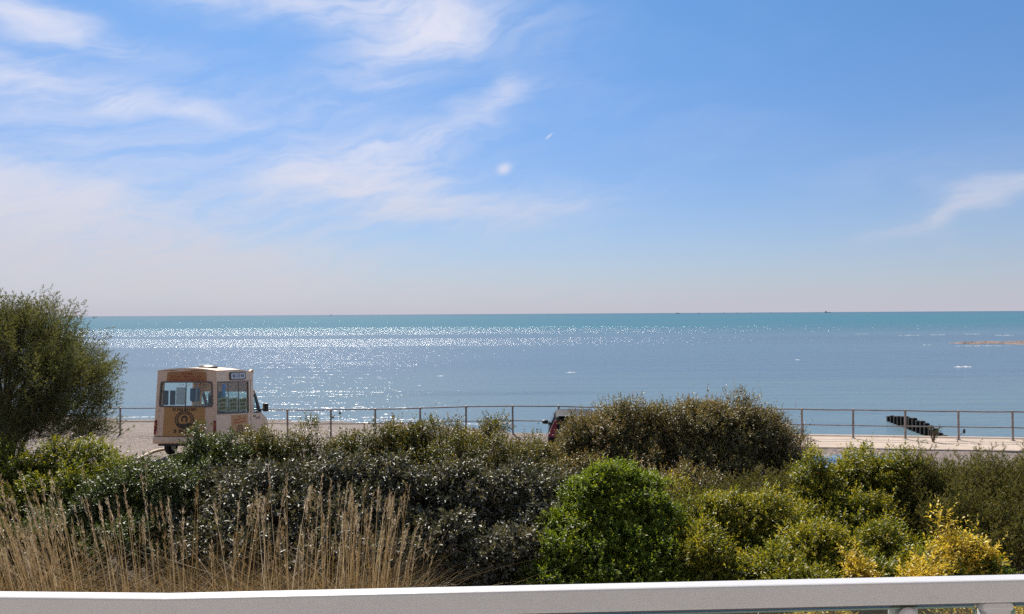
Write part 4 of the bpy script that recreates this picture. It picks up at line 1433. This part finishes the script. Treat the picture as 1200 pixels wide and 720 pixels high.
def plume_shoots(r, P, D, slen, n_side, nn, lside, lneedle, wneedle):
    """feathery shoots: a main axis with side sprays of fine scale leaves"""
    ns = len(P)
    t = (np.arange(n_side) + 0.5)[None, :] / n_side * 0.9 + 0.08 + r.uniform(-0.03, 0.03, (ns, n_side))
    bend = unit(r.normal(0, 1, (ns, 3)) + np.array([0, 0, 0.3]))
    pos = P[:, None, :] + D[:, None, :] * (t * slen[:, None])[..., None] + bend[:, None, :] * ((t ** 2) * slen[:, None] * 0.12)[..., None]
    ref = unit(np.cross(D, r.normal(size=(ns, 3))))
    ref2 = np.cross(D, ref)
    az_ = np.arange(n_side)[None, :] * 2.4 + r.uniform(0, 6.28, (ns, 1))
    side = ref[:, None, :] * np.cos(az_)[..., None] + ref2[:, None, :] * np.sin(az_)[..., None]
    al = np.radians(r.normal(38, 9, (ns, n_side)))
    d1 = unit(D[:, None, :] * np.cos(al)[..., None] + side * np.sin(al)[..., None])
    ls = lside * (1.05 - 0.75 * t) * r.uniform(0.7, 1.2, (ns, n_side))
    p1, d1, l1 = pos.reshape(-1, 3), d1.reshape(-1, 3), ls.ravel()
    m_ = len(p1)
    tt = (np.arange(nn) + 0.4)[None, :] / nn
    pos2 = p1[:, None, :] + d1[:, None, :] * (tt * l1[:, None])[..., None]
    d2_ = unit(d1[:, None, :] + r.normal(0, 0.42, (m_, nn, 3)))
    nn_ = unit(r.normal(size=(m_, nn, 3)))
    LL = np.full((m_, nn), lneedle) * r.uniform(0.7, 1.3, (m_, nn))
    WW = np.full((m_, nn), wneedle)
    tmain = np.repeat(t.ravel(), nn)
    return pos2.reshape(-1, 3), d2_.reshape(-1, 3), nn_.reshape(-1, 3), LL.ravel(), WW.ravel(), tmain


def tamarisk(name, label, cat, lobes, seed, n_shoot, slen, lean=(0, 0, 1.0), mat=None, n_side=9, nn=7, spread=0.55, tree=False, wn=0.011, group='garden shrubs', zmin=-0.2, inner=0.5):
    r = np.random.default_rng(seed)
    lb = np.array(lobes)
    bx, by = float((lb[:, 0] * lb[:, 3]).sum() / lb[:, 3].sum()), float((lb[:, 1] * lb[:, 3]).sum() / lb[:, 3].sum())
    root = thing(name, label, cat, (bx, by, 0), group=group)
    P1, N1_ = blob_points(r, lobes, n_shoot, 0.72, 0.98, zmin, 0.24 if tree else 0.12, 0.8)
    P2, N2_ = blob_points(r, lobes, int(n_shoot * inner), 0.35, 0.75, zmin, 0.12, 0.4)
    P, N_ = np.concatenate([P1, P2]), np.concatenate([N1_, N2_])
    D = unit(N_ * spread + np.array(lean) + r.normal(0, 0.22, P.shape))
    sl = slen * r.uniform(0.55, 1.3, len(P))
    sl[r.random(len(P)) < 0.06] *= 1.5
    P = P - D * (sl * 0.45)[:, None]
    p, d, nn_, LL, WW, tt = plume_shoots(r, P, D, sl, n_side, nn, slen * 0.34, 0.05, wn)
    ok = p[:, 2] > 0.03
    V, T = leaf_soup(p[ok], d[ok], nn_[ok], LL[ok], WW[ok], 0.1)
    tint = np.clip(0.45 * np.repeat(r.uniform(0, 1, len(P)), n_side * nn) + 0.35 * r.uniform(0, 1, len(p)) + 0.2 * tt, 0, 1)[ok]
    fo = tri_mesh('crown' if tree else 'foliage', V - np.array([bx, by, 0]), T, np.repeat(tint, 2), mat or M_TAM, root)
    tag(fo, kind='stuff')
    q0, q1 = P, P + D * (sl * 0.95)[:, None]
    s_ = unit(np.cross(q1 - q0, r.normal(size=q0.shape))) * 0.005
    Vt = np.stack([q0 - s_, q0 + s_, q1], 1).reshape(-1, 3) - np.array([bx, by, 0])
    tw = tri_mesh('twigs', Vt, np.arange(len(q0) * 3).reshape(-1, 3), np.zeros(len(q0)), TWIG, root)
    tag(tw, kind='stuff')
    return root, r


# --- tree at the left
LT = [(*at(8, 400, 16.5)[:2], 3.35, 1.75, 1.6, 1.35), (*at(76, 430, 16.0)[:2], 2.85, 0.80, 1.1, 0.95), (*at(-90, 420, 17.0)[:2], 3.1, 1.7, 1.5, 1.5),
      (*at(45, 480, 16.0)[:2], 2.2, 1.3, 1.2, 0.85), (*at(18, 375, 16.6)[:2], 4.05, 0.75, 0.8, 0.62)]
tree, rr = tamarisk('tamarisk_tree', 'bushy olive green tamarisk tree at the left edge', 'tree', LT, 101, 2600, 0.60, (0.20, 0, 0.75), M_TAM2, 10, 7, 0.8, True, 0.012, 'trees')
tb = at(-10, 520, 16.6)
tl0 = Vector(tree.location)
trunk_pts = [(tb.x, 16.6, -0.1), (tb.x + 0.1, 16.6, 0.7), (tb.x + 0.05, 16.55, 1.5), (tb.x + 0.2, 16.5, 2.3)]
MB().tube([Vector(p) - tl0 for p in trunk_pts], [0.16, 0.13, 0.11, 0.08], 9).build('trunk', BARK, tree, smooth=True)
for (cx, cy, cz, rx, ry, rz) in LT:
    for k in range(5):
        a = Vector(trunk_pts[1 + k % 3])
        e = Vector((cx + rr.uniform(-0.75, 0.75) * rx, cy + rr.uniform(-0.6, 0.6) * ry, cz + rr.uniform(-0.1, 0.85) * rz))
        pts = [a.lerp(e, u) + Vector((rr.uniform(-0.08, 0.08), rr.uniform(-0.08, 0.08), 0.25 * math.sin(math.pi * u))) - tl0 for u in (0, 0.25, 0.5, 0.75, 1.0)]
        pts[0] = a - tl0
        MB().tube(pts, [0.06, 0.045, 0.032, 0.02, 0.006], 6).build('limb', BARK, tree, smooth=True)

# --- shrubs, left to right
shrub('euphorbia_shrub', 'yellow green leafy shrub in front of the tamarisk tree', 'shrub',
      [lobe(88, 507, 14.2, 58, 0.8), lobe(30, 524, 14.0, 34, 0.6), lobe(138, 525, 13.9, 36, 0.6), lobe(60, 550, 13.4, 70, 0.65), lobe(0, 515, 14.2, 46, 0.6), lobe(-50, 515, 14.4, 50, 0.6)],
      M_LIME, 1, 430, 16, 9, 0.16, 0.07, 0.03, 0.2, tipb=0.42, tint_lo=-0.08)
shrub('evergreen_shrub', 'dark glossy shrub low behind the left grass stems', 'shrub',
      [lobe(150, 538, 13.2, 60, 0.75), lobe(200, 534, 13.3, 52, 0.75), lobe(90, 570, 12.8, 60, 0.65), lobe(140, 600, 12.2, 70, 0.6), lobe(60, 610, 12.2, 60, 0.55)], M_GLOSSY, 2, 420, 15, 8, 0.16, 0.062, 0.03, 0.2)
shrub('evergreen_shrub', 'shaded glossy shrub in the bottom left corner behind grass', 'shrub',
      [lobe(20, 610, 12.0, 60, 0.6), lobe(-50, 600, 12.2, 50, 0.6)], M_GLOSSY, 3, 150, 15, 8, 0.16, 0.062, 0.03, 0.2)
shrub('evergreen_shrub', 'round glossy dark green bush right in front of the van', 'shrub',
      [lobe(244, 507, 15.2, 46, 0.75), lobe(214, 528, 15.0, 26, 0.5), lobe(274, 518, 15.1, 30, 0.6)], M_GLOSSY, 4, 260, 16, 8, 0.15, 0.065, 0.034, 0.18, tipb=0.3, tint_lo=0.05)
shrub('olive_hedge', 'olive green hedge row with reddish tips, left of its two halves', 'hedge',
      [lobe(305, 505, 15.6, 40, 0.65), lobe(360, 497, 15.8, 50, 0.65), lobe(425, 496, 15.8, 52, 0.65), lobe(475, 499, 15.8, 46, 0.65)],
      M_OLIVE, 5, 330, 16, 8, 0.18, 0.066, 0.032, 0.2, sprigs=120)
shrub('olive_hedge', 'olive green hedge row with bare reddish twigs, left of the dark car', 'hedge',
      [lobe(470, 493, 16.2, 46, 0.65), lobe(520, 490, 16.2, 48, 0.65), lobe(575, 488, 16.2, 46, 0.65), lobe(625, 508, 16.0, 36, 0.6), lobe(550, 512, 15.2, 120, 0.65)],
      M_OLIVE, 6, 400, 16, 8, 0.19, 0.066, 0.032, 0.2, sprigs=220)
shrub('silverberry_shrub', 'dark silver flecked shrub behind the middle of the dry grass', 'shrub',
      [lobe(270, 540, 13.8, 62, 0.7), lobe(330, 534, 13.7, 60, 0.7), lobe(300, 570, 13.0, 100, 0.65), lobe(215, 575, 12.9, 60, 0.6), lobe(260, 610, 12.3, 90, 0.5)], M_SILVER, 7, 300, 15, 8, 0.2, 0.10, 0.042, 0.24, up=0.25)
shrub('silverberry_shrub', 'dark silver flecked shrub behind the right end of the dry grass', 'shrub',
      [lobe(400, 531, 13.8, 60, 0.7), lobe(465, 533, 13.7, 58, 0.7), lobe(430, 570, 13.0, 100, 0.65), lobe(420, 615, 12.3, 90, 0.5)], M_SILVER, 8, 300, 15, 8, 0.2, 0.10, 0.042, 0.24, up=0.25)
shrub('silverberry_shrub', 'dark silver flecked shrub between dry grass and bright green bush', 'shrub',
      [lobe(545, 541, 13.5, 58, 0.7), lobe(610, 545, 13.6, 60, 0.7), lobe(665, 552, 13.8, 46, 0.6), lobe(520, 600, 12.6, 60, 0.5), lobe(595, 612, 12.3, 62, 0.55), lobe(640, 590, 12.9, 46, 0.5)],
      M_SILVER, 9, 400, 15, 8, 0.2, 0.104, 0.044, 0.24, up=0.25, tint_lo=0.04)
shrub('brown_bush', 'large rounded bush of browned green leaves, tallest right of centre', 'shrub',
      [lobe(800, 467, 18.0, 80, 1.2), lobe(862, 466, 18.0, 70, 1.2), lobe(738, 483, 18.0, 60, 1.1), lobe(706, 482, 17.8, 54, 1.0), lobe(688, 485, 17.6, 42, 0.8), lobe(676, 504, 17.4, 28, 0.6), lobe(735, 470, 18.0, 60, 1.1), lobe(902, 480, 18.0, 48, 1.0), lobe(790, 515, 17.2, 120, 0.9), lobe(690, 532, 16.4, 60, 0.6), lobe(800, 545, 16.0, 80, 0.6), lobe(770, 480, 18.1, 60, 1.1), lobe(830, 474, 18.1, 60, 1.1)],
      M_BROWN, 10, 1300, 17, 8, 0.21, 0.07, 0.032, 0.22, sprigs=420, bump=0.09)
knobs = []
for (kx, ky, kw) in ((720, 541, 34), (690, 553, 30), (755, 549, 30), (735, 575, 34), (700, 583, 34), (668, 592, 30), (775, 580, 26), (652, 622, 30), (690, 618, 34), (728, 612, 34), (765, 615, 32),
                     (788, 628, 26), (640, 655, 28), (672, 655, 32), (712, 650, 36), (752, 652, 34), (786, 664, 26), (650, 684, 30), (694, 684, 34), (740, 686, 36), (625, 684, 20)):
    kd = 13.0 - (ky - 540) / 150 * 1.5
    tz = at(kx, ky, kd).z
    knobs.append(lobe(kx, ky, kd, kw * 1.25, 0.48, max(0.0, tz - 0.95)))
knobs.append(lobe(715, 585, 12.9, 74, 0.7))
shrub('pittosporum_bush', 'big bright green knobbly bush at bottom centre', 'shrub', knobs, M_GREEN, 11, 780, 13, 9, 0.13, 0.066, 0.030, 0.13, tipb=0.46, tint_lo=-0.02, bump=0.12, sprigs=160, nstem=1)
shrub('lime_sprig_shrub', 'thin pale lime sprigs rising beside the bright green bush', 'shrub',
      [lobe(790, 556, 13.4, 20, 0.3), lobe(806, 590, 13.0, 26, 0.35)], M_LIME, 12, 40, 12, 9, 0.24, 0.055, 0.024, 0.2, up=0.9, tint_lo=0.12, tipb=0.4)
tamarisk('tamarisk_shrub', 'soft feathery tamarisk below the right end of the brown bush', 'shrub',
         [lobe(895, 558, 14.8, 55, 0.6), lobe(835, 575, 14.4, 50, 0.55), lobe(790, 590, 14.2, 34, 0.5), lobe(925, 550, 15.0, 26, 0.5)], 13, 620, 0.42, (0, 0, 0.9), M_TAM, 8, 6, 0.5)
shrub('euonymus_shrub', 'yellow green shrub with its top against the pale shingle', 'shrub',
      [lobe(1010, 528, 13.9, 50, 0.65), lobe(1050, 530, 13.8, 54, 0.65), lobe(976, 538, 13.9, 44, 0.65), lobe(950, 530, 13.9, 24, 0.45), lobe(1010, 575, 13.2, 60, 0.6), lobe(950, 585, 13.3, 40, 0.5)],
      M_LIME, 14, 400, 16, 9, 0.17, 0.068, 0.03, 0.2, tipb=0.36, tint_lo=0.06, sprigs=60)
shrub('euonymus_shrub', 'mid green shrub just right of the bright green bush', 'shrub',
      [lobe(850, 578, 12.9, 54, 0.65), lobe(900, 578, 12.9, 46, 0.6), lobe(822, 612, 12.2, 46, 0.6), lobe(875, 645, 11.8, 44, 0.5)],
      M_LIME, 15, 330, 16, 9, 0.17, 0.066, 0.029, 0.2, tipb=0.38, tint_lo=0.06, sprigs=60)
shrub('euonymus_shrub', 'dense lime green shrub in front, left of the golden sprigs', 'shrub',
      [lobe(955, 612, 11.8, 44, 0.55), lobe(915, 636, 11.5, 34, 0.5), lobe(990, 640, 11.4, 36, 0.5), lobe(945, 660, 11.0, 60, 0.5)],
      M_LIME, 16, 300, 16, 9, 0.16, 0.064, 0.029, 0.18, tipb=0.34, tint_lo=0.06, sprigs=50)
shrub('euonymus_shrub', 'mid green shrub between the golden sprigs', 'shrub',
      [lobe(1040, 610, 12.0, 40, 0.5), lobe(1080, 640, 11.3, 40, 0.5), lobe(1035, 655, 11.1, 40, 0.45)],
      M_LIME, 17, 220, 16, 9, 0.17, 0.068, 0.029, 0.19, tipb=0.40, tint_lo=0.0)
tamarisk('tamarisk_shrub', 'tall feathery olive tamarisk with upright shoots at right edge', 'shrub',
         [lobe(1085, 548, 13.6, 50, 0.6), lobe(1150, 545, 13.4, 60, 0.7), lobe(1215, 548, 13.2, 60, 0.7), lobe(1150, 585, 12.7, 80, 0.6), lobe(1190, 615, 12.1, 70, 0.6)], 18, 2000, 0.62, (0.06, 0, 1.2), M_TAM, 9, 7, 0.3)
shrub('golden_shrub', 'largest golden yellow leaved shrub, near the balcony post', 'shrub',
      [lobe(1104, 614, 10.7, 20, 0.28), lobe(1140, 624, 10.8, 18, 0.28), lobe(1092, 628, 10.5, 14, 0.22), lobe(1152, 640, 10.6, 14, 0.2), lobe(1122, 626, 10.6, 14, 0.22)], M_GOLD, 19, 62, 11, 9, 0.19, 0.075, 0.032, 0.15, up=0.8, tipb=0.42, inner=0.0, sprigs=40, zmin=0.15, group='golden shrubs', tint_lo=-0.02)
shrub('euonymus_shrub', 'dark green shrub under the largest golden shrub', 'shrub',
      [lobe(1125, 634, 10.9, 50, 0.45), lobe(1150, 650, 10.7, 36, 0.4), lobe(1105, 655, 10.4, 34, 0.35)], M_GREEN, 20, 170, 15, 9, 0.15, 0.062, 0.028, 0.18, tint_lo=-0.10)
shrub('golden_shrub', 'narrow golden sprig standing alone, furthest left of the golden ones', 'shrub',
      [lobe(1001, 624, 10.9, 8, 0.14), lobe(1009, 648, 10.7, 12, 0.16)], M_GOLD, 21, 18, 9, 8, 0.17, 0.07, 0.03, 0.12, up=1.0, inner=0.0, zmin=0.2, group='golden shrubs')
shrub('golden_shrub', 'small golden shrub at the white rail, left of the pair', 'shrub',
      [lobe(1068, 660, 10.0, 12, 0.2), lobe(1084, 668, 10.0, 9, 0.2)], M_GOLD, 22, 20, 11, 8, 0.16, 0.07, 0.03, 0.13, up=0.9, inner=0.0, zmin=0.2, group='golden shrubs', tint_lo=0.08)
shrub('golden_shrub', 'small golden shrub at the white rail, right of the pair', 'shrub',
      [lobe(1101, 662, 9.9, 10, 0.2)], M_GOLD, 23, 13, 11, 8, 0.16, 0.07, 0.03, 0.13, up=0.9, inner=0.0, zmin=0.2, group='golden shrubs', tint_lo=0.08)
shrub('golden_shrub', 'golden foliage seen through the glass under the white rail', 'shrub',
      [lobe(1125, 694, 9.6, 50, 0.35), lobe(960, 700, 9.6, 44, 0.3), lobe(1210, 690, 9.6, 30, 0.3)], M_GOLD, 24, 90, 12, 8, 0.15, 0.06, 0.026, 0.18, up=0.6, inner=0.1, zmin=0.0, group='golden shrubs')

# --- weeds at the foot of the seafront railing
def weed_plant(label, px, py_base, d, hgt, seed, head=False):
    r = np.random.default_rng(seed)
    b0 = at(px, py_base, d)
    z0 = float(ground_z(b0.x, d))
    root = thing('wild_plant', label, 'plant', (b0.x, d, z0), group='weeds by the railing')
    Ps, Ds = [], []
    for k in range(1 if head else 7):
        a = r.uniform(0, 6.28)
        e = Vector((math.cos(a) * 0.35 * hgt, math.sin(a) * 0.2 * hgt, hgt * r.uniform(0.7, 1.0))) if not head else Vector((0.26, 0, hgt))
        pts = [Vector((0, 0, -0.05)), e * 0.5 + Vector((-0.05, 0, 0.08)), e]
        MB().tube(pts, [0.014, 0.012, 0.010], 5).build('stem', TWIG, root)
        for u in np.linspace(0.35, 1, 3 if head else 9):
            Ps.append(e * u)
            Ds.append(unit(np.array([r.normal(), r.normal(), 0.6])))
    p, d_, nn_, LL, WW, tt = shoots_to_leaves(r, np.array([tuple(q) for q in Ps]), np.array(Ds), np.full(len(Ps), 0.10), 3, 0.07, 0.022)
    V, T = leaf_soup(p, d_, nn_, LL, WW)
    tag(tri_mesh('leaves', V, T, np.repeat(r.uniform(0, 0.6, len(p)), 2), M_GLOSSY, root), kind='stuff')
    if head:
        MB().lathe([(0.008, 0), (0.035, 0.05), (0.038, 0.12), (0.015, 0.17), (0.0, 0.18)], c=(0.26, 0, hgt - 0.06), seg=9).build('seed_head', pbr('dry_seed_head', (0.03, 0.025, 0.02), 0.9), root, smooth=True)


weed_plant('sparse leafy weed standing before the timber groyne', 1094, 520, 27.3, 0.62, 41)
weed_plant('leaning weed with one dark seed head beside a railing post', 1121, 519, 27.2, 0.40, 42, True)

# --- dry reed grass
r = np.random.default_rng(77)
GV, GT, GC = [], [], []
off_ = 0


def ribbons(base, tipdir, length, width, bendv, nseg, tint, rr_):
    """curved tapering blades; arrays over blades"""
    global off_
    n_ = len(base)
    u = np.linspace(0, 1, nseg + 1)
    side = unit(np.cross(tipdir, rr_.normal(size=(n_, 3))))
    P = base[:, None, :] + tipdir[:, None, :] * (u[None, :, None] * length[:, None, None]) + bendv[:, None, :] * (u[None, :, None] ** 2 * length[:, None, None])
    wv = width[:, None] * np.clip(1.05 - u[None, :] ** 2, 0.08, 1)
    A = P - side[:, None, :] * wv[..., None] / 2
    B = P + side[:, None, :] * wv[..., None] / 2
    V = np.stack([A, B], 2).reshape(n_, -1, 3)
    k = np.arange(nseg) * 2
    tri = np.concatenate([np.stack([k, k + 1, k + 3], -1), np.stack([k, k + 3, k + 2], -1)], 0)
    T = (np.arange(n_)[:, None, None] * (2 * (nseg + 1)) + tri[None]).reshape(-1, 3)
    GV.append(V.reshape(-1, 3))
    GT.append(T + off_)
    GC.append(np.repeat(tint, len(tri)))
    off_ += n_ * 2 * (nseg + 1)


def grass_base(n_, lo, hi, dlo, dhi):
    px = r.uniform(lo, hi, n_)
    d = r.uniform(dlo, dhi, n_)
    return np.stack([(px - 600) / F * d, d, np.zeros(n_)], -1), px


# leaf blades: low arching tangle
n_ = 13000
b0, px_ = grass_base(n_, -60, 482, 9.6, 11.8)
dirn = unit(np.stack([r.normal(0, 0.22, n_), r.normal(-0.05, 0.22, n_), np.ones(n_)], -1))
ln_ = (0.72 + 0.85 * r.uniform(0, 1, n_) ** 1.9) * np.where(px_ > 470, 0.85, 1.0) * np.where(px_ < 60, 1.15, 1.0)
bend = np.stack([r.normal(0, 0.6, n_), r.normal(0, 0.45, n_), -np.abs(r.normal(0.22, 0.28, n_))], -1)
ribbons(b0, dirn, ln_, r.uniform(0.007, 0.014, n_), bend, 6, np.clip(r.normal(0.36, 0.24, n_), 0, 1), r)
# upright flowering stems in tussocks
cents = []
for px in np.arange(-50, 490, 13.0):
    if r.random() < (0.28 if 170 < px < 380 else 0.1):
        continue
    lean_ = float(np.interp(px, [-50, 60, 160, 280, 440, 480], [-0.30, -0.22, -0.11, 0.0, 0.02, 0.14])) + r.normal(0, 0.03)
    cnt_ = int(np.interp(px, [-50, 60, 120, 380, 410, 450, 480], [26, 18, 7, 8, 15, 15, 7]) * r.uniform(0.5, 1.5))
    h_t = float(np.interp(px, [-50, 60, 150, 400, 450, 485], [2.35, 2.55, 2.62, 2.5, 2.3, 1.8])) * r.uniform(0.84, 1.04)
    cents.append((float(px + r.normal(0, 5)), float(r.uniform(10.0, 11.2)), max(2, cnt_), lean_, h_t))
heads = []
for (px, d, cnt, ln, hgt) in cents:
    bb = np.stack([(px - 600) / F * d - ln * 1.1 + r.normal(0, 0.16, cnt), d + r.normal(0, 0.16, cnt), np.zeros(cnt)], -1)
    dd = unit(np.stack([ln * 0.8 + r.normal(0, 0.045, cnt), r.normal(0, 0.05, cnt), np.ones(cnt)], -1))
    ll = hgt * r.uniform(0.62, 1.03, cnt)
    bv = np.stack([ln * 0.25 + r.normal(0, 0.03, cnt), r.normal(0, 0.03, cnt), np.zeros(cnt)], -1)
    tn = np.clip(r.normal(0.66, 0.15, cnt), 0, 1)
    ribbons(bb, dd, ll, r.uniform(0.008, 0.013, cnt), bv, 6, tn, r)
    heads.append((bb + dd * (ll * 0.98)[:, None] + bv * (ll * 0.98)[:, None], unit(dd + bv * 2), ll, tn))
for (tip, dd, ll, tn) in heads:
    nh = len(tip)
    m_ = 34
    u = r.uniform(-0.30, 0.02, (nh, m_))
    fat = (1 - np.abs((u + 0.12) / 0.2) ** 2).clip(0.1, 1)
    pos_ = tip[:, None, :] + dd[:, None, :] * u[..., None] + r.normal(0, 0.009, (nh, m_, 3)) * fat[..., None]
    d_ = unit(dd[:, None, :] + r.normal(0, 0.28, (nh, m_, 3)))
    ribbons(pos_.reshape(-1, 3), d_.reshape(-1, 3), r.uniform(0.03, 0.07, nh * m_), np.full(nh * m_, 0.006), np.zeros((nh * m_, 3)), 1, np.clip(np.repeat(tn, m_) + r.normal(0.12, 0.12, nh * m_), 0, 1), r)
M_STRAW = leaf_mat('dry_straw', [(0.0, (0.10, 0.085, 0.03)), (0.3, (0.24, 0.155, 0.06)), (0.6, (0.38, 0.275, 0.14)), (0.85, (0.52, 0.42, 0.29)), (1.0, (0.70, 0.61, 0.47))], 0.6, 0.3, (1.1, 1.0, 0.8), 0.3)
grass = tri_mesh('dry_grass', np.concatenate(GV), np.concatenate(GT), np.concatenate(GC), M_STRAW)
tag(grass, 'tall dry straw coloured reed grass along the lower left', 'grass', kind='stuff')
